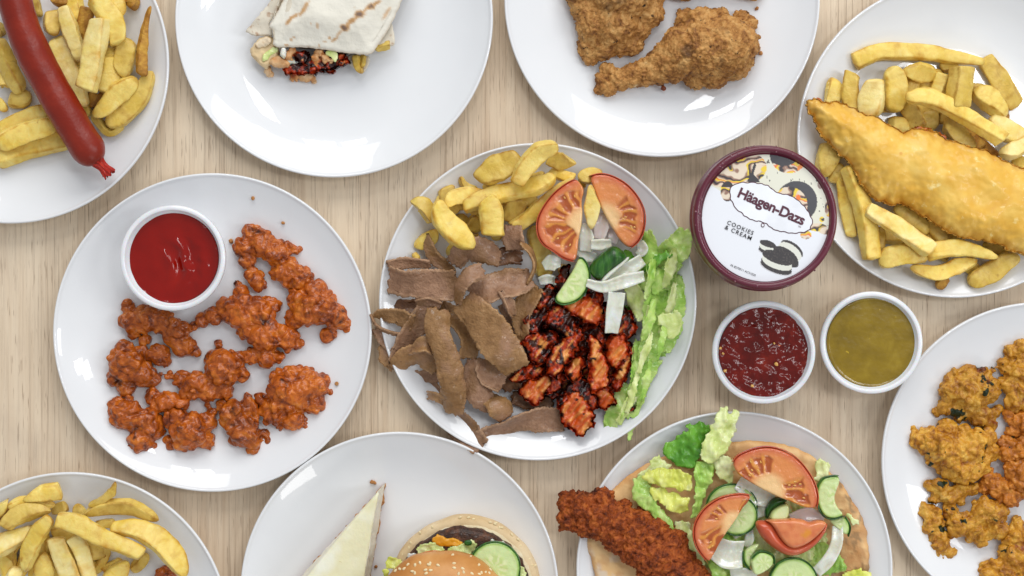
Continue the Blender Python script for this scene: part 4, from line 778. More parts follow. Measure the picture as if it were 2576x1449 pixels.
# ------------------------------------------------------------------ ice cream tub
tub = thing('ice_cream_tub', 'round ice cream tub with maroon lid and printed white label', 'ice cream tub', W(1926, 547, 0))
cx, cy = 1926, 547
lathe('carton', cx, cy, [(0, .001), (150, .001), (154, 0), (157, .001), (176, .082), (170, .084), (0, .084)], MT['carton'], tub, zref=.09)
lathe('lid', cx, cy, [(0, .0858), (160, .0858), (162.5, .0862), (164, .0885), (167, .0902), (173, .0908), (178, .0902), (181, .0880), (182, .0850), (182.5, .0790), (185.5, .0775), (186, .0730), (184, .0722), (180, .0722), (178, .080), (0, .083)], MT['lid'], tub, zref=.09, seg=160)
def inpoly(P, x, y): return poly_sdf(P, x, y) > 0
def stripes(x, y, m3, sd, f=.10):
    w_ = fbm(m3 * .05, 3, sd) * 3 + fbm(m3 * .14, 2, sd + 3) * .6; s_ = np.sin((x * .012 + y * .05) * 1.3 + w_ * 2.6); t = np.sin((x * .02 + y * .04) * 1.1 + w_ * 2.2 + 2)
    c = lerp(s2l((232, 214, 190)), s2l((150, 110, 90)), smst(-.2, .5, s_)); c = c * (1 - smst(.5, .8, t)[:, None]) + np.array(s2l((240, 206, 40))) * smst(.5, .8, t)[:, None]
    c = c * (1 - smst(.75, .9, s_)[:, None]) + np.array(s2l((44, 34, 38))) * smst(.75, .9, s_)[:, None]; k = smst(.8, .95, -s_) * smst(.0, .5, t); return c * (1 - k[:, None]) + np.array(s2l((236, 120, 50))) * k[:, None]
def lcol(x, y, q, m3):
    n = len(x); c = np.tile(np.array(s2l((234, 236, 242))), (n, 1))
    def put(mask, colr):
        colr = np.asarray(colr); c[mask] = colr[mask] if colr.ndim == 2 else colr
    art = inpoly([(100, 360), (275, 410), (330, 440), (450, 520), (800, 500), (1190, 790), (1240, 830), (1330, 860), (1600, 900), (1500, -200), (100, -200)], x, y)
    put(art, s2l((228, 226, 208)))
    sw = stripes(x, y, m3, 4); sp = art & (pn(np.stack([x * .055, y * .035, x * 0], 1), 5) > .62) & (x > 780); put(sp, s2l((60, 58, 54)))
    b1 = (((x - 600) / 185) ** 2 + ((y - 250) / 140) ** 2 < 1) | inpoly([(280, 400), (330, 270), (480, 160), (600, 120), (640, 380), (480, 400), (430, 440), (330, 425)], x, y); put(b1, sw)
    put(inpoly([(680, 190), (690, 230), (665, 310), (705, 350), (725, 385), (600, 380), (640, 320), (660, 240)], x, y), s2l((46, 40, 44)))
    b2 = np.hypot(x - 985, y - 130) < 172; put(b2, s2l((46, 42, 48))); put(b2 & (np.hypot(x - 940, y - 60) > 175), stripes(x, y, m3, 8)); put(b2 & (np.hypot(x - 1100, y - 255) < 38), s2l((240, 136, 40)))
    b3 = np.hypot(x - 1055, y - 560) < 188; put(b3, s2l((54, 52, 58))); put(b3 & (((x - 985) / 170) ** 2 + ((y - 590) / 165) ** 2 < 1), stripes(x, y, m3, 11))
    put((((x - 1070) / 20) ** 2 + ((y - 520) / 26) ** 2 < 1), s2l((244, 120, 30)))
    b4 = ((x - 430) / 62) ** 2 + ((y - 465) / 92) ** 2 < 1; put(b4, stripes(x, y, m3, 14)); put(b4 & (y < 430), s2l((48, 40, 42)))
    for (a, b_, r1, r2) in ((1240, 790, 90, 36), (1140, 860, 52, 38), (1285, 720, 24, 26), (1330, 830, 70, 26)): put(((x - a) / r1) ** 2 + ((y - b_) / r2) ** 2 < 1, stripes(x, y, m3, 17))
    put(((x - 1345) / 34) ** 2 + ((y - 620) / 75) ** 2 < 1, stripes(x, y, m3, 19)); put(((x - 1275) / 30) ** 2 + ((y - 405) / 40) ** 2 < 1, s2l((150, 120, 110)))
    # sandwich biscuits
    def el(a, b_, r1, r2, rot):
        cr_, sr = math.cos(math.radians(rot)), math.sin(math.radians(rot)); u = (x - a) * cr_ + (y - b_) * sr; v = -(x - a) * sr + (y - b_) * cr_; return (u / r1) ** 2 + (v / r2) ** 2 < 1
    dk = lerp(s2l((40, 33, 33)), s2l((78, 68, 64)), smst(.1, .7, fbm(m3 * .9, 2, 3))); wt = s2l((226, 226, 214)); shd = s2l((206, 204, 208))
    def sandwich(a, b_, rx, ry_, rot, gap):
        put(el(a - gap * .3 - 4, b_ + gap * 2 + 8, rx * 1.04, ry_, rot), shd)
        put(el(a - gap * .3, b_ + gap * 2, rx, ry_, rot), dk); put(el(a - gap * .2, b_ + gap * 1.35, rx * .99, ry_, rot), dk)
        put(el(a - gap * .15, b_ + gap * 1.15, rx * .96, ry_, rot), wt); put(el(a - gap * .1, b_ + gap * .6, rx * .96, ry_, rot), wt); put(el(a, b_, rx, ry_, rot), dk)
    sandwich(795, 940, 76, 30, 18, 32)
    put(el(1012, 988, 118, 58, 36), dk); put(el(1000, 1006, 116, 56, 36), wt); put(el(986, 1022, 116, 56, 36), wt); put(el(956, 1052, 130, 66, 34), dk); put(el(964, 1070, 128, 62, 34), dk)
    sandwich(884, 1066, 148, 54, 20, 42)
    return c
lab = slab('label', T, circ(775, 707, 577, n=60), 85.9, .5, MT['print'], tub, step=.45, R=.4, edge=.8, bot=.2, col=lcol, it=1)
ZL = .0866
def flat(name, fr, P, z, mat, parent, it=1):
    P = chaikin(P, it) if it else np.array(P); n = len(P); v = [fr.w(p[0], p[1], z) for p in P]; return mesh(name, v, [list(range(n))], MT[mat], parent, False)
badge = [(445, 470), (455, 425), (490, 400), (530, 388), (570, 375), (610, 388), (640, 378), (680, 380), (705, 393), (740, 388), (765, 405), (800, 405), (820, 432), (850, 448), (870, 470), (905, 478), (935, 490), (970, 487), (1000, 503), (1030, 512), (1055, 535), (1085, 550), (1105, 580), (1135, 600), (1150, 632), (1175, 655), (1182, 690), (1205, 720), (1205, 760), (1185, 785), (1185, 810), (1150, 828), (1125, 843), (1085, 838), (1050, 852), (1010, 845), (980, 848), (945, 832), (910, 835), (880, 822), (850, 818), (825, 795), (800, 785), (785, 760), (755, 755), (720, 735), (690, 742), (655, 725), (630, 722), (605, 700), (575, 690), (560, 660), (530, 650), (510, 630), (485, 600), (475, 565), (450, 540), (455, 505)]
flat('brand_badge', T, badge, ZL, 'maroon_ink', lab)
bc = np.mean(badge, 0); inner = []
Pb = chaikin(badge, 1); tn = np.roll(Pb, -1, 0) - np.roll(Pb, 1, 0); tn /= np.linalg.norm(tn, axis=1)[:, None]; nr = np.stack([-tn[:, 1], tn[:, 0]], 1)
inn = Pb + nr * 8.5
if poly_sdf(Pb, inn[:1, 0], inn[:1, 1])[0] < 0: inn = Pb - nr * 8.5
MT['badge_white'] = simple('badge_white', (238, 240, 246), .4)
flat('badge_field', T, inn, ZL + .0002, 'badge_white', lab, 0)
for q, (rr, mt_, dz) in enumerate(((20, 'maroon_ink', .0002), (12, 'badge_white', .0004))): flat('badge_loop', T, circ(750, 772, rr * .8, rr), ZL + dz, mt_, lab, 0)
def text(s, fr, p0, p1, z, mat, parent, off=0, spacing=1, name='lettering'):
    cu = bpy.data.curves.new('t', 'FONT'); cu.body = s; cu.offset = off; cu.space_character = spacing; cu.resolution_u = 6; o = bpy.data.objects.new('t', cu); COL.objects.link(o)
    dg = bpy.context.evaluated_depsgraph_get(); me = bpy.data.meshes.new_from_object(o.evaluated_get(dg)); n = len(me.vertices); v = np.empty(n * 3); me.vertices.foreach_get('co', v); v = v.reshape(-1, 3)
    f = [list(p.vertices) for p in me.polygons]; bpy.data.objects.remove(o); a = np.array(fr.w(*p0, z)); b = np.array(fr.w(*p1, z)); wd = v[:, 0].max() - v[:, 0].min(); sc = np.linalg.norm(b - a) / wd
    t = (b - a) / np.linalg.norm(b - a); up = np.array([-t[1], t[0], 0]); x = (v[:, 0] - v[:, 0].min()) * sc; y = v[:, 1] * sc
    return mesh(name, a + x[:, None] * t + y[:, None] * up, f, MT[mat], parent, False)
text('Häagen-Dazs', T, (518, 512), (1112, 772), ZL + .0005, 'maroon_ink', lab, off=.03, spacing=.96, name='brand_lettering')
text('COOKIES', T, (424, 760), (658, 862), ZL + .0003, 'dark_ink', lab, off=.012, spacing=1.25, name='flavour_lettering')
text('& CREAM', T, (402, 804), (640, 910), ZL + .0003, 'dark_ink', lab, off=.012, spacing=1.25, name='flavour_lettering')
text('TM', T, (1066, 788), (1092, 798), ZL + .0005, 'maroon_ink', lab, name='trademark_lettering')
text('PS 8270011 ACS1020', T, (456, 1142), (682, 1236), ZL + .0003, 'dark_ink', lab, name='code_lettering')
for k in range(46):
    a = rnd.uniform(1.6, 4.9) if k < 34 else rnd.uniform(0, 6.28); rr = rnd.choice([rnd.uniform(165, 180), 181.5]); z = .0908 if rr < 181 else rnd.uniform(.079, .086)
    w_ = W(cx + rr * math.cos(a), cy + rr * math.sin(a), z); s_ = rnd.uniform(.0004, .001); ell('water_drop', (w_[0], w_[1], z - .0002), (s_, s_, s_ * .7), 'droplet', tub)
# ------------------------------------------------------------------ doner meat
def meat(rows):
    for r in rows:
        pts, wd, mt_, lb = r[:4]; kw = r[4] if len(r) > 4 else {}; cu_ = kw.get('curl', .12); kw['curl'] = cu_ * 1.9 if cu_ > 0 else cu_ * .75; t_ = kw.get('tilt', rnd.uniform(-14, 14)); kw['tilt'] = [q * 1.35 for q in t_] if isinstance(t_, list) else t_ * 1.35; kw.setdefault('rag', 1.5)
        ec = {'doner': ((154, 118, 92), (200, 164, 128)), 'doner_toast': ((152, 114, 72), (198, 158, 112)), 'doner_dark': None}[mt_]
        o = ribbon('doner_slice', G, pts, wd, mt_, ecol=ec, th=2.3, namp=.45, ruf=1.6, ruff=30, twist=16, step=.85, **kw); tag(o, lb, 'doner meat', 'slices of doner meat')
meat([
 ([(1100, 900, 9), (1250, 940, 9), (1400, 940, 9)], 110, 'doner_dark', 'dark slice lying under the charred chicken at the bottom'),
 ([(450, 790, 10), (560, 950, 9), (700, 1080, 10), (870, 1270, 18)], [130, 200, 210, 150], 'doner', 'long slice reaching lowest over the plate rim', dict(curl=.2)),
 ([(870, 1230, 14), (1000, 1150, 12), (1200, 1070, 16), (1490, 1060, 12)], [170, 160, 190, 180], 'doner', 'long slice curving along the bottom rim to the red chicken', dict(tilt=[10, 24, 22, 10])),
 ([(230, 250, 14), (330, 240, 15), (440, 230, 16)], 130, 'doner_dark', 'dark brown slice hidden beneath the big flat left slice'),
 ([(350, 740, 10), (460, 750, 11), (570, 740, 12)], 90, 'doner', 'thin slice end below the rounded bottom left slice'),
 ([(150, 520, 14), (170, 600, 14), (230, 690, 14)], [70, 110, 60], 'doner_toast', 'small slice at the left rim below the loop'),
 ([(90, 400, 12), (150, 460, 14), (250, 530, 16)], [60, 120, 120], 'doner', 'slice under the loop overhanging the left rim'),
 ([(70, 300, 18), (170, 290, 22), (270, 310, 24), (370, 350, 26)], [70, 110, 130, 130], 'doner_toast', 'upper side of the meat loop overhanging the left rim', dict(tilt=[10, 22, 28, 20], point=(8, 0))),
 ([(62, 300, 20), (100, 370, 24), (190, 420, 26), (270, 440, 24)], [40, 46, 52, 40], 'doner', 'thin edge curled round the front of the meat loop', dict(tilt=50)),
 ([(1060, 200, 12), (1110, 320, 12), (1150, 440, 14)], 130, 'doner', 'greyish slice between the big oval and the chicken'),
 ([(560, 240, 16), (700, 340, 18), (790, 480, 22), (770, 620, 22)], [150, 180, 160, 120], 'doner_toast', 'right leg of the arched slice in the meat centre', dict(tilt=-22)),
 ([(1290, 90, 26), (1200, 220, 24), (1165, 340, 20), (1190, 480, 18)], [130, 150, 120, 80], 'doner_toast', 'upright slice next to the blackened chicken', dict(tilt=14)),
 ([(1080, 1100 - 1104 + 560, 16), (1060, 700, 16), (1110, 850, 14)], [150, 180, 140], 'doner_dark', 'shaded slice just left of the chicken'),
 ([(240, 690, 16), (320, 610, 22), (440, 590, 24), (560, 660, 22)], [100, 180, 200, 170], 'doner_toast', 'rounded slice at the lower left of the meat', dict(tilt=[16, 16, 16, 10], curl=-.3)),
 ([(510, 170, 24), (430, 330, 26), (330, 450, 24), (215, 650, 18)], [160, 170, 150, 60], 'doner', 'ragged slice running from the flat slice down to the left rim', dict(tilt=-12)),
 ([(480, -300, 20), (500, -190, 20), (570, -90, 18), (670, -20, 16)], [60, 110, 110, 60], 'doner_toast', 'narrow pointed slice sticking up at the left top', dict(tilt=20, point=(6, 0))),
 ([(190, -70, 20), (330, -90, 22), (490, -80, 24)], 90, 'doner', 'folded top edge behind the big flat left slice', dict(tilt=24)),
 ([(195, 30, 24), (330, 60, 27), (500, 70, 28), (690, 70, 30)], [230, 215, 225, 240], 'doner', 'big flat pinkish slice at the left of the meat', dict(tilt=[12, 14, 12, 8], curl=.1)),
 ([(670, -80, 26), (760, -180, 32), (900, -170, 34), (1010, -110, 30)], [110, 190, 190, 110], 'doner', 'domed slice at the top of the meat next to the chips', dict(tilt=[8, 4, -6, -14], curl=-.25)),
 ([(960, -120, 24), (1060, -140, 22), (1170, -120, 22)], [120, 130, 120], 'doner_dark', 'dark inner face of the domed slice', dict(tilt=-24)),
 ([(1120, -370, 30), (1110, -280, 32), (1130, -180, 28)], [120, 170, 150], 'doner', 'rounded flap standing up between chips and left tomato wedge', dict(tilt=8)),
 ([(1170, -240, 34), (1240, -160, 36), (1265, -60, 34), (1220, 60, 30)], [50, 90, 80, 60], 'doner_toast', 'curved upright rim of the wide slice below the flap', dict(tilt=-48)),
 ([(1240, 20, 28), (1080, 70, 34), (920, 110, 36), (790, 150, 32)], [140, 230, 240, 180], 'doner', 'wide smooth slice at the upper centre of the meat', dict(tilt=14, curl=.15)),
 ([(940, 620, 22), (940, 720, 24), (1040, 800, 22)], [200, 230, 190], 'doner', 'folded square slice below the big oval', dict(tilt=-10)),
 ([(800, 620, 22), (800, 790, 24), (860, 880, 24), (940, 980, 18)], [70, 170, 200, 120], 'doner', 'slice with a tube like curl at the bottom centre', dict(tilt=10, curl=-.35)),
 ([(930, 900, 18), (1000, 960, 22), (1060, 1040, 16)], [130, 190, 150], 'doner_toast', 'curled end next to the bare gap of the plate', dict(tilt=-16, curl=-.5)),
 ([(570, 260, 36), (550, 420, 40), (620, 620, 40), (670, 820, 36), (660, 1010, 20)], [190, 180, 190, 200, 150], 'doner_toast', 'long arched slice standing tallest down the meat centre', dict(curl=-.5)),
 ([(740, 190, 38), (860, 320, 44), (1000, 500, 44), (1140, 690, 34)], [190, 290, 290, 210], 'doner_toast', 'big oval toasted slice on top at the centre right', dict(curl=-.12, tilt=6)),
 ([(890, -30, 42), (790, 0, 46), (720, 90, 46), (700, 210, 42)], [120, 150, 130, 70], 'doner', 'strip folded over the top of the meat above the oval', dict(tilt=[8, 14, 26, 40], curl=-.25))])
meat([
 ([(360, 560, 28), (450, 520, 36), (540, 560, 30)], [70, 130, 80], 'doner_toast', 'short folded slice below the ragged one', dict(curl=.4, tilt=-26)),
 ([(1010, 120, 40), (1060, 200, 40), (1110, 300, 34)], [70, 110, 60], 'doner', 'thin slice curling up at the right of the wide smooth one', dict(curl=.4, tilt=-36)),
 ([(400, 200, 34), (480, 190, 36), (570, 220, 32)], [60, 90, 60], 'doner', 'small flap just below the big flat left slice', dict(curl=.3, tilt=26)),
 ([(480, 880, 18), (560, 900, 24), (650, 980, 16)], [60, 90, 60], 'doner_toast', 'torn edge over the slice that reaches past the rim', dict(curl=.3, tilt=30)),
])
# ------------------------------------------------------------------ red charred chicken
TK = [
 ([(1340, 150, 60), (1290, 200, 50), (1400, 190, 55), (1380, 100, 30)], 'tikka_black', 'charred chunk at the upper left of the red chicken', 8),
 ([(1230, 290, 50), (1250, 380, 70), (1340, 280, 50), (1300, 330, 60)], 'tikka_black', 'black crusted chunk beside the toasted upright slice', 6),
 ([(1480, 20, 42), (1445, 80, 40), (1500, -40, 34), (1460, 130, 36)], 'tikka_black', 'charred sliver sticking up behind the cucumber half slice', 8),
 ([(1700, 420, 60), (1770, 480, 55), (1650, 520, 50), (1600, 460, 50)], 'tikka_black', 'blackest chunk in the middle of the red chicken', 4),
 ([(1930, 320, 55), (1960, 400, 45), (1890, 260, 45), (1900, 430, 50)], 'tikka_black', 'black chunk touching the lettuce', 6),
 ([(1690, 130, 50), (1740, 180, 46), (1660, 90, 40)], 'tikka', 'orange red chunk under the curved onion slice', 10),
 ([(1510, 200, 45), (1600, 210, 60), (1680, 230, 62), (1640, 300, 52), (1740, 310, 40)], 'tikka_pale', 'chunk with a pale cut face above the centre', 14),
 ([(1440, 330, 76), (1510, 400, 66), (1490, 280, 50), (1420, 260, 40)], 'tikka_black', 'dark crusted chunk left of the pale cut one', 14),
 ([(1240, 500, 60), (1320, 560, 74), (1370, 470, 56), (1290, 620, 40)], 'tikka', 'dark red chunk touching the oval doner slice', 10),
 ([(1430, 620, 80), (1540, 510, 58), (1420, 700, 50), (1500, 560, 56), (1590, 420, 34)], 'tikka', 'longest red chunk on top of the chicken centre', 18),
 ([(1560, 700, 60), (1590, 630, 44), (1540, 740, 40)], 'tikka_pale', 'yellow sided chunk near the middle of the chicken', 12),
 ([(1150, 750, 44), (1220, 700, 50), (1290, 700, 40), (1120, 770, 26)], 'tikka', 'small red chunk pointing left onto the doner meat', 8),
 ([(1220, 850, 55), (1290, 860, 54), (1270, 920, 40), (1350, 780, 44), (1200, 800, 30)], 'tikka_pale', 'cut chunk at the lower left of the chicken', 6),
 ([(1420, 800, 55), (1390, 845, 34), (1450, 760, 40)], 'tikka', 'small red chunk above the bare gap of the plate', 8),
 ([(1720, 570, 50), (1740, 680, 72), (1760, 770, 60), (1720, 820, 36), (1700, 490, 36)], 'tikka_pale', 'long chunk with an orange cut face right of centre', 14),
 ([(1830, 590, 55), (1870, 490, 64), (1920, 550, 46), (1860, 640, 40)], 'tikka_pale', 'yellow orange chunk at the right of the chicken', 10),
 ([(1950, 540, 36), (1930, 660, 44), (1900, 740, 52), (1870, 800, 45), (1950, 600, 36)], 'tikka', 'red chunk along the lettuce edge', 6),
 ([(1640, 840, 60), (1690, 930, 46), (1490, 920, 44), (1600, 800, 50)], 'tikka_black', 'dark chunk above the lowest red piece', 6),
 ([(1790, 880, 60), (1780, 950, 46), (1830, 940, 30), (1740, 850, 40)], 'tikka_pale', 'pale brown chunk at the lower right of the chicken', 8),
 ([(1560, 900, 50), (1530, 1000, 76), (1510, 1060, 46), (1590, 1120, 56), (1640, 1080, 52), (1680, 1030, 34), (1480, 980, 36)], 'tikka_pale', 'lowest red chunk reaching down over the plate well', 8),
 ([(1990, 960, 22), (1980, 990, 18)], 'tikka', 'tiny red scrap half under the lettuce tip', 4),
 ([(1340, 700, 60), (1400, 640, 60), (1600, 600, 60), (1650, 700, 60), (1800, 650, 50), (1820, 750, 50), (1500, 800, 50), (1600, 350, 70), (1780, 400, 60), (1840, 330, 40)], 'tikka_black', 'blackened chicken bed underneath the red chunks', 0)]
TK[-1][0].extend([(x, y, 75) for x, y in ((1420, 420), (1520, 520), (1640, 520), (1760, 560), (1860, 520), (1480, 680), (1700, 640), (1880, 640), (1560, 860), (1700, 860), (1330, 560), (1320, 360), (1560, 300), (1700, 260), (1300, 800), (1820, 860))])
def hull(sp):
    P = sorted((x + r * math.cos(t), y + r * math.sin(t)) for x, y, r in sp for t in np.linspace(0, 6.283, 9)[:-1])
    def half(Q):
        h = []
        for p in Q:
            while len(h) > 1 and (h[-1][0] - h[-2][0]) * (p[1] - h[-2][1]) - (h[-1][1] - h[-2][1]) * (p[0] - h[-2][0]) <= 0: h.pop()
            h.append(p)
        return h[:-1]
    H = np.array(half(P) + half(P[::-1])); m_ = H.mean(0); return (m_ + (H - m_) * 1.10).tolist()
def tcol(kind, sd):
    def f(x, y, q, m3):
        u = np.stack([(m3[:, 0] * .8 + m3[:, 1] * .6) * .5, (m3[:, 1] * .8 - m3[:, 0] * .6) * .13, m3[:, 2] + sd], 1); n1 = fbm(u * .5, 4, sd); n2 = fbm(m3 * .16, 4, sd + 7); n3 = fbm(m3 * .45, 3, sd + 3)
        red = lerp(s2l((122, 20, 8)), s2l((206, 70, 20)), smst(-.5, .6, n3)); org = lerp(s2l((206, 84, 22)), s2l((238, 164, 84)), smst(-.3, .7, n1)); blk = lerp(s2l((9, 7, 8)), s2l((46, 18, 16)), smst(-.2, .8, n3))
        pale = {'tikka_pale': smst(1.5, 4, q + n2 * 3), 'tikka': smst(.15, .4, n1) * smst(2, 4, q), 'tikka_black': smst(.4, .6, n1) * smst(2, 4, q) * .8}[kind]
        c = red * (1 - pale[:, None]) + org * pale[:, None]
        k = {'tikka_pale': smst(.22, .42, n2 - q * .08), 'tikka': smst(.10, .30, n2), 'tikka_black': smst(-.25, .0, n2)}[kind]; return c * (1 - k[:, None]) + blk * k[:, None]
    return f
MT['tikka_piece'] = food('charred_spiced_chicken', [(.3, (40, 10, 8)), (.5, (140, 40, 18)), (.7, (200, 110, 60))], 110, 5, .22, .0008, 300, (((8, 6, 8), 80, .66, .72),), var=.06, coat=.45, vcol=True, vfac=.10)
for k, (sp, mt_, lb, lift) in enumerate(TK[-1:] + TK[:-1]):
    bed = k == 0; sp = sp if not bed else [(x, y, r * .8) for x, y, r in sp]
    o = slab('red_chicken_chunk', G, hull(sp), 3.5 + (0 if bed else 4 + lift * .95), 12 if bed else 9.5, MT['tikka_piece'], step=.8, R=4.5, edge=.06, bot=1.0, rag=2.6 if not bed else 5, ragf=.16, namp=.5, nf=380, col=tcol(mt_, k * 5), seed=k * 13 + 5, it=1,
        tilt=(rnd.uniform(-.10, .10), rnd.uniform(-.10, .10)) if not bed else (0, 0), warp=lambda x, y, m3, s, q: (fbm(np.stack([(m3[:, 0] * .8 + m3[:, 1] * .6) * .22, (m3[:, 1] * .8 - m3[:, 0] * .6) * .07, m3[:, 2]], 1), 3, s) * 3.4) - np.abs(fbm(m3 * .13, 2, s + 3)) * 2.0)
    tag(o, lb, 'chicken chunk', 'charred red chicken chunks')
# ------------------------------------------------------------------ lettuce on the kebab plate
LT = [
 ([(2380, -330, 24), (2330, -220, 24), (2250, -130, 20), (2200, 40, 16)], [120, 200, 230, 200], 'lettuce', 'frilly lettuce corner overhanging the right rim near the tub'),
 ([(2100, -330, 18), (2110, -180, 20), (2080, -40, 20), (2050, 120, 18)], [60, 150, 160, 150], 'lettuce', 'lettuce shred right below the right tomato wedge'),
 ([(1920, -180, 24), (1960, -110, 26), (2000, -60, 22)], [60, 110, 60], 'lettuce_dark', 'small bright green leaf point behind the cucumber chunk'),
 ([(2300, 0, 14), (2310, 180, 16), (2280, 380, 16), (2200, 560, 14)], [110, 150, 160, 120], 'lettuce', 'outermost lettuce strip along the right rim'),
 ([(2180, -60, 22), (2190, 40, 26), (2200, 130, 22)], [190, 190, 140], 'lettuce', 'broad folded lettuce square in the upper pile'),
 ([(1960, 60, 20), (2020, 180, 22), (2080, 330, 22)], [110, 140, 120], 'lettuce_pale', 'pale lettuce shred beside the onion slices'),
 ([(2240, 280, 26), (2260, 380, 28), (2210, 440, 24)], [150, 170, 90], 'lettuce_pale', 'pale see through lettuce flake on the right'),
 ([(2180, 60, 20), (2160, 280, 22), (2140, 460, 20), (2090, 640, 18)], [160, 220, 200, 170], 'lettuce', 'long lettuce ribbon down the middle of the pile'),
 ([(1960, 230, 14), (1940, 270, 12), (1930, 330, 12)], [70, 90, 50], 'lettuce_dark', 'dark green leaf bit next to the black chicken chunk'),
 ([(2060, 480, 16), (2040, 640, 18), (2020, 800, 16)], [140, 150, 120], 'lettuce', 'lettuce ribbon alongside the red chicken'),
 ([(2200, 440, 14), (2200, 540, 14), (2250, 630, 12)], [100, 80, 20], 'lettuce', 'thin lettuce spike pointing to the right rim'),
 ([(2160, 600, 14), (2060, 760, 16), (1990, 940, 18), (1960, 1050, 16)], [130, 150, 150, 110], 'lettuce', 'lower lettuce ribbon over the white plate'),
 ([(1960, 800, 14), (1900, 930, 16), (1840, 1060, 16), (1810, 1200, 14)], [110, 150, 140, 40], 'lettuce', 'lettuce ribbon forming the lowest left tip'),
 ([(2020, 920, 12), (2010, 1030, 12), (1980, 1120, 14), (1960, 1220, 18)], [80, 70, 50, 14], 'lettuce', 'thin stray lettuce thread hanging over the lower rim'),
 ([(2090, -20, 24), (2150, -90, 26), (2260, -160, 26)], [60, 80, 60], 'lettuce_dark', 'greener lettuce fold in the upper pile'),
 ([(1990, 880, 20), (1930, 1000, 20), (1880, 1090, 18)], [70, 80, 50], 'lettuce_pale', 'pale lettuce rib on the lower ribbon'),
]
def lettuce(fr, rows, grp, ruf=3.4, ruff=60, th=.6):
    for r in rows:
        o = ribbon('lettuce_shred', fr, r[0], r[1], r[2], th=th, curl=.1, ruf=ruf, ruff=ruff, rag=1.6, namp=1.0, tilt=rnd.uniform(-22, 22), step=1.0); tag(o, r[3], 'lettuce', grp)
LT += [([(x0 + dx, y0, z0), (x0 + dx * .6 - 20, y0 + 140, z0 + 4), (x0 + dx * .3 - 60, y0 + 300, z0)], [w_ * .5, w_, w_ * .4], m_, l_) for x0, dx, y0, z0, w_, m_, l_ in (
 (2270, 30, -200, 24, 90, 'lettuce_pale', 'thin pale lettuce shred at the upper right of the pile'), (2140, 0, -120, 28, 70, 'lettuce', 'thin lettuce shred crossing the upper left of the pile'),
 (2280, 20, 60, 24, 70, 'lettuce_pale', 'thin pale lettuce shred beside the right rim'), (2120, 30, 180, 28, 80, 'lettuce', 'narrow lettuce shred over the long middle ribbon'),
 (2230, 0, 330, 24, 60, 'lettuce', 'narrow lettuce shred under the see through flake'), (2080, 40, 420, 26, 70, 'lettuce_pale', 'pale narrow lettuce shred beside the red chicken'),
 (2110, 10, 620, 22, 60, 'lettuce', 'narrow lettuce shred on the lower ribbon, outer side'), (2000, 20, 720, 24, 60, 'lettuce_pale', 'pale narrow lettuce shred just above the lowest tip'))]
lettuce(G, LT, 'lettuce shreds on the kebab plate')
# ------------------------------------------------------------------ onion, cucumber, tomato on the kebab plate
def onion(fr, rows, grp):
    for r in rows:
        kw = r[4] if len(r) > 4 else {}; kw.setdefault('tilt', 12); kw.setdefault('curl', .35)
        o = ribbon('onion_slice', fr, r[0], r[1], r[2], th=2.2, rag=.15, namp=.25, step=.7, **kw); tag(o, r[3], 'onion', grp)
onion(F, [
 ([(1640, 720, 26), (1650, 830, 26), (1640, 930, 24)], [50, 110, 90], 'onion', 'white onion piece under the left tomato wedge'),
 ([(1770, 650, 24), (1760, 740, 26), (1740, 840, 24)], [60, 120, 80], 'onion_pink', 'pinkish onion piece between the tomato wedges'),
 ([(1830, 760, 22), (1850, 820, 24), (1840, 870, 22)], [60, 90, 70], 'onion_pink', 'small pink onion piece behind the right tomato wedge'),
 ([(1680, 880, 28), (1760, 880, 28), (1830, 870, 26)], [70, 90, 60], 'onion', 'onion piece just above the cucumber chunk'),
 ([(1590, 880, 22), (1640, 950, 22), (1720, 980, 22)], [60, 110, 70], 'onion', 'onion sliver left of the cucumber chunk'),
 ([(1330, 1040, 26), (1400, 1010, 28), (1460, 1010, 26)], [60, 130, 70], 'onion', 'glassy onion piece directly below the left tomato wedge'),
 ([(1300, 1150, 20), (1360, 1140, 22), (1430, 1150, 20)], [60, 90, 60], 'onion', 'small onion piece beside the charred chicken top'),
 ([(2040, 860, 20), (2060, 920, 22), (2020, 960, 22)], [60, 90, 50], 'onion', 'faint onion piece at the lettuce top'),
 ([(1800, 1170, 32), (1900, 1100, 32), (2060, 990, 28)], [60, 120, 90], 'onion', 'greenish white onion arc under the curved one'),
 ([(1650, 1160, 36), (1770, 1190, 38), (1920, 1150, 38), (2070, 1110, 34)], [60, 90, 110, 80], 'onion', 'long curved onion slice lying across the salad', dict(tilt=18)),
 ([(1870, 1230, 36), (1850, 1380, 34), (1830, 1530, 30)], [130, 125, 100], 'onion', 'straight onion strip hanging down over the chicken', dict(tilt=-14))], 'onion pieces on the kebab plate')
cucumber(F, [(1590, 975), (1625, 985), (1660, 1040), (1675, 1120), (1645, 1220), (1585, 1290), (1490, 1322), (1430, 1305), (1415, 1270), (1470, 1190), (1530, 1100), (1565, 1030)], (0, 8), (1500, 1160), 28, 7, 'cucumber half slice with its pale cut face over the charred chicken', 220)
def domed(name, fr, outline, zb, th, mat, parent, R=12, **k): return slab(name, fr, outline, zb, th, MT[mat], parent, step=.8, R=R, edge=.25, bot=.3, **k)
r = thing('cucumber_chunk', 'cucumber chunk showing mostly dark green peel between onion and tomato', 'cucumber', F.w(1800, 1000, .03))
domed('peel', F, [(1840, 880), (1900, 905), (1955, 965), (1945, 1000), (1880, 1040), (1800, 1100), (1755, 1150), (1700, 1130), (1665, 1060), (1690, 1000), (1760, 940)], 30, 12, 'cuke_skin', r, R=10)
slab('flesh', F, [(1960, 960), (1965, 990), (1890, 1060), (1820, 1120), (1765, 1180), (1745, 1150), (1800, 1085), (1880, 1025)], 30, 9, MT['onion'], r, step=.8, R=1.5)
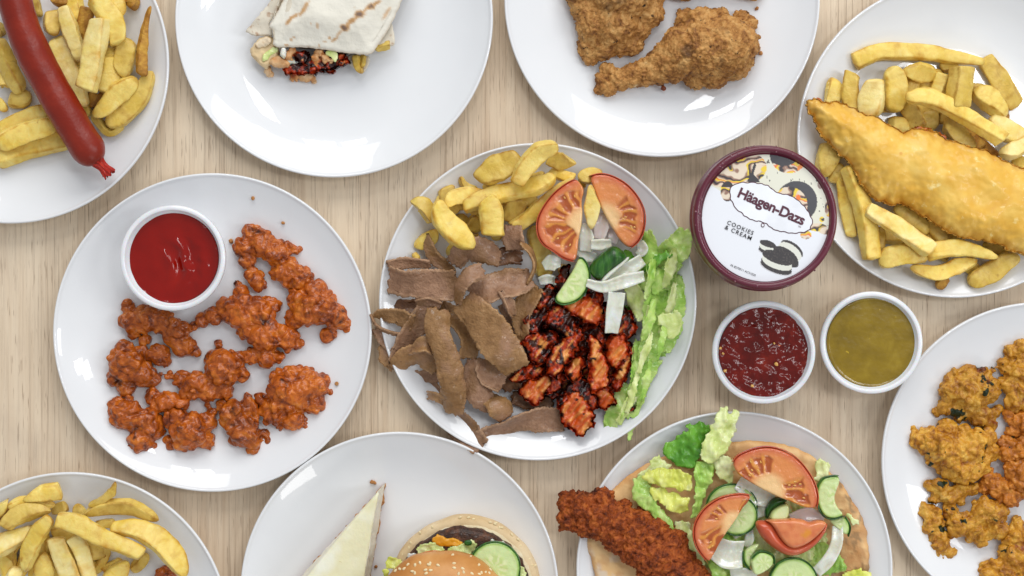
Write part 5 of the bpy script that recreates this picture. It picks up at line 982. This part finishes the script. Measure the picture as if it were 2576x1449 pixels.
tomato(F, [(1570, 395), (1500, 430), (1410, 500), (1330, 600), (1285, 700), (1285, 800), (1325, 880), (1400, 930), (1480, 985), (1565, 1010), (1585, 930), (1590, 850), (1610, 760), (1622, 650), (1610, 560), (1635, 480), (1605, 430)], (0, 9), (1620, 720), 30, 9, 'left tomato wedge on the kebab plate with its arc facing the chips')
tomato(F, [(1665, 375), (1760, 358), (1860, 385), (1960, 450), (2040, 550), (2080, 660), (2070, 780), (2030, 860), (1970, 912), (1900, 860), (1850, 780), (1790, 680), (1740, 580), (1710, 490)], (0, 8), (1800, 690), 26, 9, 'right tomato wedge on the kebab plate leaning over onion')
# ------------------------------------------------------------------ naan plate
no = [(420, 1230), (350, 1060), (400, 860), (550, 650), (740, 500), (930, 405), (1200, 325), (1500, 298), (1700, 300), (1900, 345), (2050, 430), (2200, 570), (2320, 740), (2400, 880), (2432, 1050), (2440, 1180), (2430, 1300), (2300, 1600), (1900, 1800), (1200, 1850), (700, 1700), (430, 1500)]
def ncol(x, y, q, m3):
    c = np.tile(np.array(s2l((236, 196, 140))), (len(x), 1)); n_ = fbm(m3 * .07, 4, 2)
    wht = smst(-.2, .3, n_) * smst(.0, 1, 1 - smst(420, 760, x)) * smst(1000, 1150, y); c = c * (1 - wht[:, None]) + np.array(s2l((226, 218, 204))) * wht[:, None]
    e = (1 - smst(0, 3.5, q + n_ * 2)) * .7; c = c * (1 - e[:, None]) + np.array(s2l((198, 132, 66))) * e[:, None]
    d = smst(2050, 2250, x + n_ * 90) * smst(480, 640, y) * .8 * smst(-.6, .4, fbm(m3 * .11, 4, 7) + .15); c = c * (1 - d[:, None]) + np.array(s2l((150, 82, 36))) * d[:, None]
    d = smst(.25, .5, fbm(m3 * .09, 4, 33)) * .45; c = c * (1 - d[:, None]) + np.array(s2l((190, 122, 62))) * d[:, None]
    d = smst(.22, .5, fbm(m3 * .16, 4, 21)) * smst(2000, 2200, x) * .9; return c * (1 - d[:, None]) + np.array(s2l((72, 36, 22))) * d[:, None]
o = slab('flatbread', L, no, 10, 5, MT['bread'], step=1.6, R=5, edge=.3, rag=1.0, ragf=.12, col=ncol, warp=lambda x, y, m3, s, q: fbm(m3 * .035, 3, s) * 1.8 - smst(0, 40, q) * 3.5 + 3); tag(o, 'round griddled flatbread with scorched right edge under the salad', 'flatbread')
def leafslab(fr, P, z, th, mt_, label, ruf=2.2, rf=.075, grp='lettuce pieces on the flatbread', rag=2.2, tilt=(0, 0)):
    o = slab('lettuce_piece', fr, P, z, th, MT[mt_], step=.95, R=1.2, edge=.4, bot=.1, rag=rag, ragf=.22, tilt=tilt, warp=lambda x, y, m3, s, q: fbm(m3 * rf, 3, s) * ruf + (np.abs(pn(np.stack([m3[:, 0] * rf * 3.2, m3[:, 1] * rf * 1.2, m3[:, 2]], 1), s + 7)) * 2 - 1) * ruf * .45); tag(o, label, 'lettuce', grp)
leafslab(L, [(1100, 180), (1130, 185), (1200, 158), (1280, 185), (1262, 290), (1200, 400), (1150, 500), (1090, 508), (1010, 470), (950, 430), (915, 370), (960, 300), (1010, 300), (1050, 240), (1120, 225)], 24, 1, 'lettuce_dark', 'bright dark green frilly lettuce leaf at the plate top', ruf=3)
leafslab(L, [(1360, 40), (1415, 55), (1400, 105), (1450, 75), (1505, 105), (1470, 160), (1460, 230), (1430, 310), (1380, 400), (1290, 480), (1190, 440), (1210, 340), (1260, 230), (1310, 120)], 30, 1, 'lettuce_pale', 'long pale lettuce strip sticking out over the top rim', ruf=2.4)
leafslab(L, [(840, 430), (890, 410), (960, 460), (1000, 500), (900, 560), (820, 640), (740, 600), (730, 540), (810, 500)], 22, 1, 'lettuce_pale', 'crumpled pale lettuce at the left end of the salad', ruf=3)
leafslab(L, [(720, 560), (800, 560), (860, 700), (900, 800), (1000, 900), (1010, 960), (940, 950), (860, 880), (800, 810), (700, 740), (690, 680)], 26, 1, 'lettuce', 'green veined lettuce piece above the red chicken fillet', ruf=2.5)
leafslab(L, [(850, 500), (930, 490), (1080, 520), (1150, 590), (1140, 690), (1060, 660), (920, 640), (800, 600), (760, 550)], 32, 1, 'lettuce_yellow', 'yellow lettuce heart fold on top of the salad', ruf=3.5)
leafslab(L, [(810, 640), (900, 640), (1010, 690), (1130, 730), (1120, 790), (1070, 850), (1010, 840), (940, 780), (860, 740)], 30, 1, 'lettuce_yellow', 'yellow ribbed lettuce fold in front of the heart fold', ruf=3)
leafslab(L, [(1150, 470), (1260, 450), (1320, 500), (1280, 600), (1230, 720), (1200, 860), (1120, 880), (1150, 720), (1160, 600)], 26, 1, 'lettuce', 'lettuce piece left of the small tomato wedge', ruf=3.5)
leafslab(L, [(1270, 400), (1380, 395), (1440, 430), (1460, 560), (1440, 620), (1380, 600), (1310, 520)], 28, 1, 'lettuce_pale', 'lettuce piece beside the largest tomato half', ruf=3)
leafslab(L, [(980, 900), (1080, 880), (1150, 960), (1180, 1100), (1260, 1200), (1200, 1230), (1130, 1120), (1060, 1020)], 24, 1, 'lettuce_pale', 'pale lettuce edge along the red chicken fillet', ruf=2.5)
leafslab(L, [(1180, 860), (1400, 820), (1560, 900), (1640, 1100), (1500, 1300), (1300, 1300), (1200, 1150)], 20, 1, 'lettuce', 'lettuce bed under the small tomato wedge', ruf=3)
leafslab(L, [(1500, 760), (1800, 700), (2100, 850), (2150, 1100), (1900, 1320), (1600, 1250), (1500, 1000)], 18, 1, 'lettuce_pale', 'pale lettuce bed under the right hand tomato wedge', ruf=3)
leafslab(L, [(2060, 440), (2110, 445), (2160, 500), (2150, 560), (2090, 590), (2050, 620), (2050, 540), (2030, 480)], 24, 1, 'lettuce_pale', 'small pale lettuce curl at the right above the cucumber', ruf=2.5)
leafslab(L, [(2000, 1060), (2120, 1040), (2150, 1090), (2270, 1170), (2270, 1250), (2200, 1290), (2060, 1290), (1950, 1200)], 22, 1, 'lettuce', 'lettuce piece at the lower right beside the onion ring', ruf=3.5)
leafslab(L, [(2240, 1255), (2460, 1232), (2470, 1400), (2230, 1400)], 20, 1, 'lettuce_yellow', 'flat yellow lettuce piece at the bottom right of the bread', ruf=2)
leafslab(L, [(1250, 1200), (1320, 1180), (1400, 1250), (1390, 1400), (1270, 1400), (1290, 1270)], 26, 1, 'lettuce', 'lettuce piece at the bottom next to the fillet end', ruf=3)
leafslab(L, [(2270, 830), (2310, 850), (2380, 925), (2310, 915)], 20, 1, 'lettuce_pale', 'tiny pale lettuce flake on the scorched bread', ruf=1)
leafslab(L, [(1870, 1000), (2040, 980), (2060, 1100), (2000, 1220), (1850, 1200)], 22, 1, 'lettuce_pale', 'lettuce under the lower tomato wedge', ruf=3)
onion(L, [
 ([(1480, 600, 30), (1600, 680, 30), (1730, 740, 28)], [120, 180, 120], 'onion', 'wide white onion piece under the largest tomato half'),
 ([(1290, 1070, 34), (1400, 1130, 36), (1510, 1130, 34)], [160, 220, 210], 'onion', 'chunky ribbed onion square below the small tomato wedge'),
 ([(1860, 870, 26), (1980, 840, 28), (2110, 870, 26)], [70, 110, 70], 'onion_pink', 'onion slice between the largest and the lower tomato piece'),
 ([(2210, 930, 30), (2200, 1060, 32), (2140, 1180, 32), (2050, 1270, 30)], [80, 85, 90, 80], 'onion', 'curved onion ring piece at the right of the salad'),
 ([(1560, 950, 26), (1560, 1020, 28), (1540, 1080, 26)], [50, 70, 50], 'onion', 'small onion sliver between the tomato wedges'),
 ([(1420, 1290, 28), (1500, 1290, 30), (1600, 1320, 28)], [110, 130, 120], 'onion', 'onion piece at the very bottom of the salad'),
 ([(1450, 960, 24), (1480, 1010, 24)], [60, 60], 'onion', 'onion bit peeping below the cucumber slices'),
 ([(1620, 780, 26), (1650, 860, 26)], [90, 90], 'onion', 'glassy onion bit left of the cucumber stub')], 'onion pieces on the flatbread')
cucumber(L, circ(1430, 790, 188, 172), None, (1430, 790), 26, 4, 'rear cucumber round mostly hidden behind the small tomato wedge', 188)
cucumber(L, circ(1465, 850, 152, 145), None, (1465, 850), 30, 4, 'front cucumber round peeking right of the small tomato wedge', 152)
r = thing('cucumber_chunk', 'small cucumber stub with dark peel below the largest tomato half', 'cucumber', L.w(1760, 800, .03))
domed('peel', L, [(1672, 860), (1680, 790), (1735, 720), (1820, 708), (1852, 750), (1780, 780), (1720, 820), (1700, 890)], 28, 10, 'cuke_skin', r, R=8)
slab('flesh', L, [(1700, 880), (1720, 815), (1790, 770), (1855, 755), (1850, 880), (1760, 890)], 28, 11, MT['vface'], r, step=.8, R=2, col=lambda x, y, q, m3: lerp(s2l((200, 216, 140)), s2l((222, 232, 176)), smst(0, 4, q)))
cucumber(L, [(2215, 555), (2150, 560), (2090, 580), (2050, 660), (2055, 760), (2100, 850), (2170, 875), (2262, 850), (2205, 790), (2180, 720), (2205, 650), (2225, 600)], (0, 7), (2230, 710), 30, 6, 'crescent cucumber slice at the upper right on the bread', 180)
cucumber(L, [(2262, 852), (2300, 930), (2285, 1005), (2200, 945), (2140, 880), (2180, 878)], (0, 2), (2180, 900), 27, 5, 'narrow cucumber slice just below the crescent one', 130)
cucumber(L, circ(1880, 1345, 180, 185), None, (1880, 1345), 30, 6, 'large cucumber round cut off by the bottom edge of the photo', 180)
cucumber(L, [(1570, 1160), (1640, 1108), (1730, 1140), (1742, 1210), (1650, 1280), (1590, 1288), (1575, 1220)], (0, 3), (1660, 1200), 34, 8, 'eight sided cucumber chunk near the bottom of the salad', 110)
cucumber(L, [(1510, 1110), (1600, 1060), (1640, 1055), (1575, 1150), (1565, 1250), (1515, 1190)], (4, 6), (1600, 1150), 28, 7, 'cucumber chunk half behind the eight sided one', 120)
tomato(L, [(1428, 455), (1480, 400), (1600, 352), (1720, 343), (1850, 385), (1950, 470), (2030, 590), (2062, 700), (2052, 797), (1960, 790), (1870, 750), (1760, 710), (1640, 650), (1540, 590), (1465, 540)], (0, 8), (1700, 640), 36, 9, 'largest tomato half slice at the top of the flatbread salad', nseed=14)
tomato(L, [(1572, 698), (1480, 688), (1350, 712), (1240, 780), (1165, 880), (1143, 980), (1170, 1090), (1252, 1197), (1290, 1150), (1340, 1050), (1400, 960), (1460, 880), (1510, 790), (1550, 750)], (0, 7), (1440, 880), 38, 9, 'small tomato wedge curved to the left over cucumber rounds')
r = thing('tomato_wedge', 'lower right tomato wedge showing its smooth orange red skin', 'tomato', L.w(1870, 1000, .03))
slab_skin = domed('skin', L, [(1602, 890), (1680, 888), (1730, 900), (1790, 1010), (1870, 1080), (1980, 1050), (2080, 960), (2145, 895), (2130, 970), (2070, 1060), (1980, 1130), (1870, 1160), (1770, 1120), (1680, 1050), (1620, 970)], 33, 10, 'tomato_skin', r, R=7)
slab('flesh', L, [(1660, 884), (1800, 873), (1950, 873), (2000, 903), (2060, 880), (2140, 895), (2080, 985), (1980, 1070), (1870, 1105), (1790, 1030), (1720, 905)], 34, 12, MT['vface'], r, step=.8, R=2.5, tilt=(0, .08), warp=lambda x, y, m3, s, q: fbm(m3 * .06, 2, s) * .8, col=lambda x, y, q, m3: (lambda g, b: b * (1 - g[:, None]) + np.array(s2l((224, 140, 40))) * g[:, None])(smst(-.0, .3, pn(m3 * .12, 3)) * smst(4, 7, q) * smst(1850, 1930, x), lerp(s2l((212, 108, 66)), s2l((226, 134, 84)), smst(-.5, .5, pn(m3 * .2, 5)))))
# red chicken fillet
fl = [(150, 690), (190, 670), (260, 660), (330, 672), (400, 655), (500, 640), (545, 670), (575, 705), (640, 730), (690, 770), (750, 800), (800, 830), (850, 870), (950, 900), (1030, 940), (1080, 990), (1120, 1030), (1130, 1110), (1170, 1160), (1200, 1220), (1260, 1240), (1290, 1300), (1330, 1420), (1150, 1460), (900, 1400), (740, 1330), (700, 1240), (640, 1220), (580, 1160), (520, 1100), (470, 1060), (430, 1040), (350, 1020), (290, 1000), (200, 990), (150, 940), (145, 860), (165, 800), (145, 740)]
FS = [(230, 770, 85), (240, 880, 95), (330, 800, 130), (360, 900, 120), (470, 760, 110), (480, 880, 160), (600, 900, 150), (600, 1010, 130), (720, 960, 160), (730, 1080, 150), (850, 1010, 150), (870, 1150, 170), (980, 1080, 140), (1000, 1230, 180), (1080, 1300, 150), (850, 1250, 120), (1150, 1350, 140), (190, 700, 34), (260, 690, 34), (330, 705, 36), (500, 680, 40), (180, 950, 34), (1180, 1230, 50), (1060, 1020, 50), (760, 840, 50), (650, 780, 55)]
o = blob('chicken_fillet', L, FS, MT['fillet'], flat=.75, vox=.8, amp=1.1, amp2=.75, nf=175, lumps=260, seed=500, lump_r=(.12, .24), zb=.020, rz=.5); tag(o, 'rust red crusted chicken fillet lying over the left of the flatbread', 'chicken fillet')
# ------------------------------------------------------------------ burger
bg_ = thing('burger', 'open burger with sesame bun lid slid off the dark beef patty', 'burger', K.w(1650, 1200, .004)); kk = K.sc
hx, hy = K.p(1705, 1150); lathe('bun_heel', hx, hy, [(0, .004), (600 * kk, .004), (655 * kk, .008), (678 * kk, .016), (672 * kk, .022), (645 * kk, .0262), (610 * kk, .0272), (0, .0268)], MT['heel'], bg_, seg=120, zref=.022, amp=.0012, nf=28, seed=3)
lathe('bun_crumb', hx + 2, hy + 6, [(0, .0285), (560 * kk, .0285), (606 * kk, .0278), (618 * kk, .0262), (600 * kk, .025), (0, .025)], MT['crumb'], bg_, seg=120, zref=.026, amp=.0012, nf=90, seed=9)
px_, py_ = K.p(1690, 1185); lathe('patty', px_, py_, [(0, .029), (560 * kk, .029), (603 * kk, .032), (608 * kk, .036), (585 * kk, .0395), (520 * kk, .041), (0, .041)], MT['patty'], bg_, seg=140, zref=.036, amp=.0016, nf=110, seed=5)
slab('cheese', K, [(1400, 700), (1430, 650), (1480, 645), (1520, 680), (1590, 680), (1650, 690), (1690, 725), (1640, 760), (1560, 750), (1500, 760), (1430, 740)], 41, 2, MT['cheese'], bg_, step=.7, R=1.5, rag=.8, warp=lambda x, y, m3, s, q: fbm(m3 * .2, 2, s) * .8)
for P, mt_, nm_ in (([(1275, 740), (1400, 715), (1500, 730), (1520, 800), (1400, 850), (1260, 850)], 'lettuce_pale', 'lettuce'), ([(1540, 760), (1700, 730), (1760, 690), (1820, 720), (1800, 780), (1740, 840), (1560, 820)], 'lettuce_pale', 'lettuce'), ([(1000, 860), (1030, 840), (1150, 870), (1150, 940), (1050, 960), (990, 940)], 'lettuce_yellow', 'lettuce'), ([(965, 960), (1010, 950), (1030, 1000), (1000, 1060), (970, 1010)], 'lettuce_yellow', 'lettuce'), ([(2150, 880), (2230, 940), (2260, 1010), (2220, 1080), (2150, 1040)], 'lettuce_pale', 'lettuce'), ([(1170, 830), (1250, 800), (1280, 860), (1200, 900)], 'onion', 'onion_piece'), ([(1900, 690), (2060, 700), (2080, 760), (1950, 780)], 'onion', 'onion_piece')):
    slab(nm_, K, P, 42, .9, MT[mt_], bg_, step=.8, R=.8, rag=1.2, bot=.1, warp=lambda x, y, m3, s, q: fbm(m3 * .14, 3, s) * 2.0)
slab('pickle', K, [(1690, 700), (1760, 690), (1770, 740), (1700, 750)], 43, 1.5, MT['cuke_skin'], bg_, step=.7, R=1)
slab('tomato_slice', K, circ(1430, 1130, 340, 345), 43, 4, MT['tomato_skin'], bg_, step=1.2, R=2)
cucumber(K, circ(1968, 945, 232, 236), None, (1968, 945), 49, 4.5, '', 234, parent=bg_)
cx_, cy_ = K.p(1500, 1440); Rb = 650 * kk
bp_ = [(0, .050)] + [(Rb * .92, .050), (Rb * .98, .053)] + [(Rb * math.cos(a), .057 + .030 * math.sin(a)) for a in np.linspace(0, math.pi / 2, 16)]
bp_[-1] = (0, .087)
lathe('bun_lid', cx_, cy_, bp_, MT['bun'], bg_, seg=120, zref=.062, amp=.0014, nf=30, seed=7)
r0 = random.Random(5); cnt = 0; k_ = (HC - .062) / HC; ox, oy, _ = W(cx_, cy_, .062)
for (x, y) in ((1190, 915), (1255, 920), (1300, 900), (1378, 915), (1390, 905), (1462, 920), (1605, 903), (1605, 943), (1682, 950), (1825, 920), (1120, 955), (1157, 950), (1230, 975), (1253, 990), (1348, 962), (1353, 993), (1395, 965), (1645, 997), (1690, 982), (1765, 995), (1850, 990), (1885, 985), (1920, 994), (1080, 968), (1590, 830), (1750, 842), (1830, 1000), (1930, 960), (1500, 1060), (1560, 1100), (1400, 1080), (1300, 1070), (1700, 1080), (1200, 1060), (1820, 1070), (1460, 1150), (1620, 1160)):
    z = .07
    for _ in range(6):
        w_ = K.w(x, y, z); rr = math.hypot(w_[0] - ox, w_[1] - oy) / (Rb * S * k_); z = .057 + .030 * math.sqrt(max(0, 1 - min(rr, 1) ** 2))
    ell('sesame_seed', (w_[0], w_[1], z + .0002), (.0016, .0010, .0006), 'sesame', bg_, r0.uniform(0, 6.28))
for k in range(24):
    a = r0.uniform(.25, 2.9); rr = r0.uniform(632, 668); x, y = 1705 + rr * math.cos(a), 1150 - rr * math.sin(a); w_ = K.w(x, y, .0255); ell('sesame_seed', (w_[0], w_[1], .0262 - (rr - 632) * .00003), (.0015, .0009, .0006), 'sesame', bg_, r0.uniform(0, 6.28))
# ------------------------------------------------------------------ cheesecake slice
ck = thing('cheesecake_slice', 'pointed slice of pale cheesecake left of the burger', 'cheesecake', K.w(650, 800, .004))
def prism(name, base, top, z0, z1, mat, parent, amp=.0003, n=36, m=10):
    b = np.array(base, float); t = np.array(top, float); k = len(b); v = []; f = []; R = []
    for j in range(m):
        u = j / (m - 1)
        for i in range(k):
            for s_ in range(n):
                q = s_ / n; p0 = b[i] * (1 - q) + b[(i + 1) % k] * q; p1 = t[i] * (1 - q) + t[(i + 1) % k] * q
                a_ = np.array(K.w(*p0, z0)); c_ = np.array(K.w(*p1, z1)); R.append(a_ * (1 - u) + c_ * u)
    v = np.array(R); N_ = k * n; v[:, :2] += np.stack([fbm(v * 160, 3, 3), fbm(v * 160, 3, 9)], 1) * amp
    f = [(j * N_ + i, j * N_ + (i + 1) % N_, (j + 1) * N_ + (i + 1) % N_, (j + 1) * N_ + i) for j in range(m - 1) for i in range(N_)]
    f.append(tuple(range(N_))[::-1]); f.append(tuple((m - 1) * N_ + i for i in range(N_))); return mesh(name, v, f, MT[mat], parent, False)
prism('biscuit_base', [(984, 196), (236, 1036), (-66, 1420), (500, 1636), (750, 1556), (846, 1036)], [(978, 204), (246, 1036), (-60, 1420), (500, 1626), (746, 1552), (842, 1036)], .004, .010, 'biscuit', ck, .0022)
prism('filling', [(985, 190), (228, 1030), (-70, 1410), (500, 1630), (755, 1550), (852, 1030)], [(925, 262), (288, 1020), (-20, 1400), (500, 1600), (730, 1540), (800, 1020)], .010, .040, 'cakeside', ck, .0006)
slab('cream_top', K, [(930, 262), (908, 275), (600, 630), (285, 1020), (-25, 1400), (500, 1602), (732, 1541), (800, 1020), (885, 500), (928, 300)], 39.5, 1.2, MT['cakecream'], ck, step=1.2, R=1, edge=.3, it=1, warp=lambda x, y, m3, s, q: fbm(m3 * .08, 2, s) * .25)
# ------------------------------------------------------------------ wrap
wr = thing('tortilla_wrap', 'folded toasted tortilla wrap with filling spilling from its cut end', 'wrap', B.w(1300, 300, .006))
SP = [(1590, 330, 24, 100, 45, .5), (1810, 150, 22, 110, 45, .5), (1480, 430, 20, 60, 40, .35), (1930, 70, 20, 70, 40, .4), (1000, 170, 18, 60, 30, .35), (860, 245, 16, 60, 45, .3), (1700, 240, 20, 60, 45, .4), (830, 270, 26, 70, 40, .6), (905, 215, 60, 26, -30, .5), (1045, 110, 32, 90, 30, .5), (1545, 370, 60, 44, 20, 1), (1640, 285, 50, 30, -20, .6), (1745, 200, 66, 48, -20, .95), (1890, 95, 44, 50, 30, 1), (1960, 50, 60, 18, -30, .6), (1420, 505, 52, 18, -30, .55), (1345, 492, 22, 16, 0, .5), (1200, 340, 22, 34, 0, .3), (855, 515, 18, 20, 0, .4), (890, 482, 16, 14, 0, .4), (785, 575, 26, 14, 0, .5), (1285, 535, 22, 12, 0, .35), (2075, 175, 24, 90, 35, .35), (1210, 585, 14, 20, 0, .4), (1120, 320, 12, 14, 0, .3), (880, -60, 60, 30, 20, .5), (1230, -90, 70, 40, 10, .6), (1700, -150, 90, 40, -20, .8)]
def wcol(x, y, q, m3):
    c = np.tile(np.array(s2l((232, 227, 214))), (len(x), 1)); n_ = fbm(m3 * .35, 3, 5); 
    for (a, b_, rx, ry_, rot, dk) in SP:
        cr_, sr = math.cos(math.radians(rot)), math.sin(math.radians(rot)); u = (x - a) * cr_ + (y - b_) * sr; v = -(x - a) * sr + (y - b_) * cr_; d = np.sqrt((u / rx) ** 2 + (v / ry_) ** 2) + n_ * .35
        t = (1 - smst(.6, 1.4, d)) * min(1, dk + .35); c = c * (1 - t[:, None]) + np.array(s2l((196, 138, 58))) * t[:, None]
        t = (1 - smst(.3, .95, d)) * smst(.45, .9, np.full(len(x), dk)); c = c * (1 - t[:, None]) + np.array(s2l((92, 52, 30))) * t[:, None]
    e = (1 - smst(0, 1.2, q)) * .35; return c * (1 - e[:, None]) + np.array(s2l((196, 158, 112))) * e[:, None]
flapcol = lambda x, y, q, m3: (lambda t: np.array(s2l((218, 208, 190))) * (1 - t[:, None]) + np.array(s2l((160, 110, 66))) * t[:, None])(smst(.25, .6, fbm(m3 * .2, 4, 12)) * .8)
for P, z, mt_, nm_, th_ in (
    ([(330, 620), (400, 520), (520, 455), (620, 480), (690, 640), (700, 740), (600, 800), (540, 900), (480, 870), (380, 770), (325, 700)], 9, 'heel', 'wrap_corner', 9),
    ([(470, 760), (530, 650), (620, 600), (690, 620), (690, 680), (600, 700), (560, 760), (490, 800)], 17, 'lettuce_pale', 'lettuce', 2),
    ([(380, 560), (480, 480), (600, 480), (600, 560), (500, 600), (400, 620)], 18, 'bread', 'flap_inside', 3),
    ([(540, 800), (640, 700), (740, 740), (850, 780), (830, 880), (700, 870), (600, 850)], 12, 'cooked_white', 'chicken_piece', 7),
    ([(700, 640), (780, 610), (800, 740), (720, 750)], 20, 'onion', 'onion_piece', 4),
    ([(735, 820), (780, 750), (900, 760), (960, 810), (880, 830)], 14, 'onion', 'onion_piece', 4),
    ([(1550, 720), (1700, 690), (1800, 720), (1870, 720), (1860, 820), (1800, 940), (1740, 900), (1600, 860)], 8, 'tortilla', 'flap', 2)):
    slab(nm_, B, P, z, th_, MT[mt_], wr, step=.7, R=3, rag=.8, warp=lambda x, y, m3, s, q: fbm(m3 * .15, 3, s) * 1.2, col=(flapcol if mt_ in ('bread', 'tortilla') else None))
for k, (sp, mt_, lift) in enumerate((([(820, 700, 60), (870, 660, 55), (840, 760, 40)], 'cooked_white', .012), ([(1000, 760, 70), (950, 720, 60), (1060, 720, 50)], 'tikka_black', .008), ([(1200, 680, 60), (1160, 730, 50), (1290, 740, 50), (1360, 780, 40)], 'cooked_white', .012),
    ([(900, 840, 60), (1040, 830, 70), (1200, 830, 60), (1330, 850, 60), (1430, 790, 60), (1500, 700, 50)], 'tikka_black', .004), ([(1290, 900, 50), (1370, 900, 40), (1230, 880, 40)], 'tikka_pale', .001), ([(1500, 810, 50), (1570, 790, 40)], 'tikka_pale', .006), ([(560, 900, 45), (580, 950, 40), (540, 860, 30)], 'cooked_white', .002), ([(830, 900, 60), (1140, 900, 50), (980, 860, 60)], 'tikka_black', .004))):
    if mt_ == 'cooked_white': blob('chicken_piece', B, sp, MT[mt_], wr, vox=.6, amp=.7, lumps=12, zb=.0035, lift=lift, seed=600 + k)
    else: slab('chicken_piece', B, hull(sp), 4 + lift * 1000, 8, MT['tikka_piece'], wr, step=.6, R=4, edge=.1, bot=1.0, rag=1.6, ragf=.25, namp=.4, nf=400, col=tcol(mt_, k + 3), it=1, warp=lambda x, y, m3, s, q: fbm(m3 * .15, 3, s) * 2.2)
blob('chicken_piece', B, [(910, 940, 75), (1000, 950, 80), (1080, 960, 75), (1050, 1020, 50), (1000, 1000, 60)], MT['cooked_white'], wr, vox=.6, amp=.4, lumps=6, zb=.004, seed=620)
blob('chicken_piece', B, [(860, 1020, 30), (920, 1020, 24), (1130, 1040, 34), (1150, 1010, 26)], MT['cooked_white'], wr, vox=.6, amp=.6, lumps=6, zb=.004, seed=621)
slab('lettuce', B, [(1290, 640), (1460, 660), (1450, 760), (1410, 810), (1380, 740), (1300, 710)], 18, 2, MT['lettuce_pale'], wr, step=.7, R=1, rag=.8)
fry(B, [(1690, 700), (1710, 820), (1750, 950)], [90, 110, 60], 0, 'fry_dull', 'chip', wr, z=.010); fry(B, [(1780, 700), (1770, 880)], 60, 0, 'fry_dull', 'chip', wr, z=.010); fry(B, [(1930, 640), (2030, 610), (2130, 585)], 60, 0, 'fry_dull', 'chip', wr, z=.012)
slab('flap', B, [(2100, 250), (2150, 280), (2190, 500), (2188, 590), (2110, 595), (2080, 560), (1960, 590), (1900, 690), (1860, 640), (1900, 500)], 16, 1.6, MT['tortilla'], wr, step=.8, R=1.2, rag=.5, col=flapcol, warp=lambda x, y, m3, s, q: fbm(m3 * .06, 2, s) * 1.5)
slab('flap', B, [(760, -60), (700, 60), (640, 180), (560, 330), (610, 370), (612, 470), (560, 462), (480, 455), (370, 462), (310, 420), (250, 412), (270, 380), (320, 330), (460, 170), (590, 0), (640, -90)], 15, 2, MT['tortilla'], wr, step=.9, R=1.2, rag=.6, col=flapcol, tilt=(.02, 0), warp=lambda x, y, m3, s, q: fbm(m3 * .05, 2, s) * 2)
wo = [(770, -60), (640, 190), (540, 340), (602, 362), (618, 450), (596, 600), (850, 600), (1100, 610), (1300, 632), (1450, 660), (1640, 680), (1800, 696), (1888, 684), (1985, 540), (2150, 280), (2290, -40), (2500, -500), (1300, -800), (900, -500)]
slab('tortilla', B, wo, 24, 3, MT['tortilla'], wr, step=1.1, R=3, edge=.3, bot=.1, rag=.5, it=1, col=wcol, warp=lambda x, y, m3, s, q: fbm(m3 * .03, 3, s) * 1.6 + smst(0, 26, q) * 9 - 3)
slab('wrap_underside', B, [(700, 0), (620, 300), (640, 560), (900, 600), (1500, 640), (1850, 660), (2100, 250), (2300, -100), (2400, -500), (1300, -780), (900, -480)], 6, 20, MT['tortilla'], wr, step=1.6, R=12, edge=.1, bot=1.0, col=flapcol)
# ------------------------------------------------------------------ crumbs
for k, (fr, x, y, r_, lb) in enumerate(((E, 904, 101, 6, 'tiny crumb on the bare upper part of the popcorn chicken plate'), (E, 1037, 213, 6, 'tiny crumb above the topmost popcorn chicken piece'), (E, 800, 293, 10, 'brown crumb between the ketchup pot and the topmost chicken piece'), (E, 1277, 932, 6, 'tiny crumb right of the big dark chicken piece'),
    (K, 868, 165, 22, 'larger biscuit crumb at the cheesecake tip'), (K, 892, 183, 10, 'smaller biscuit crumb touching the cheesecake tip'), (C, 2263, 90, 24, 'brown crumb above the upper right end of the drumstick'), (C, 2305, 550, 12, 'dark crumb at the right edge of the drumstick'), (K, 903, 933, 9, 'faint crumb between the cheesecake and the burger'))):
    r_ *= .65
    o = blob('crumb', fr, [(x, y, r_), (x + r_ * .7, y + r_ * .4, r_ * .6)], MT['biscuit'], vox=.35, amp=.3, amp2=.1, lumps=3, seed=700 + k); tag(o, lb, 'crumb', 'loose crumbs on the plates')
print('OBJECTS', len(bpy.data.objects), 'VERTS', sum(len(m.vertices) for m in bpy.data.meshes))
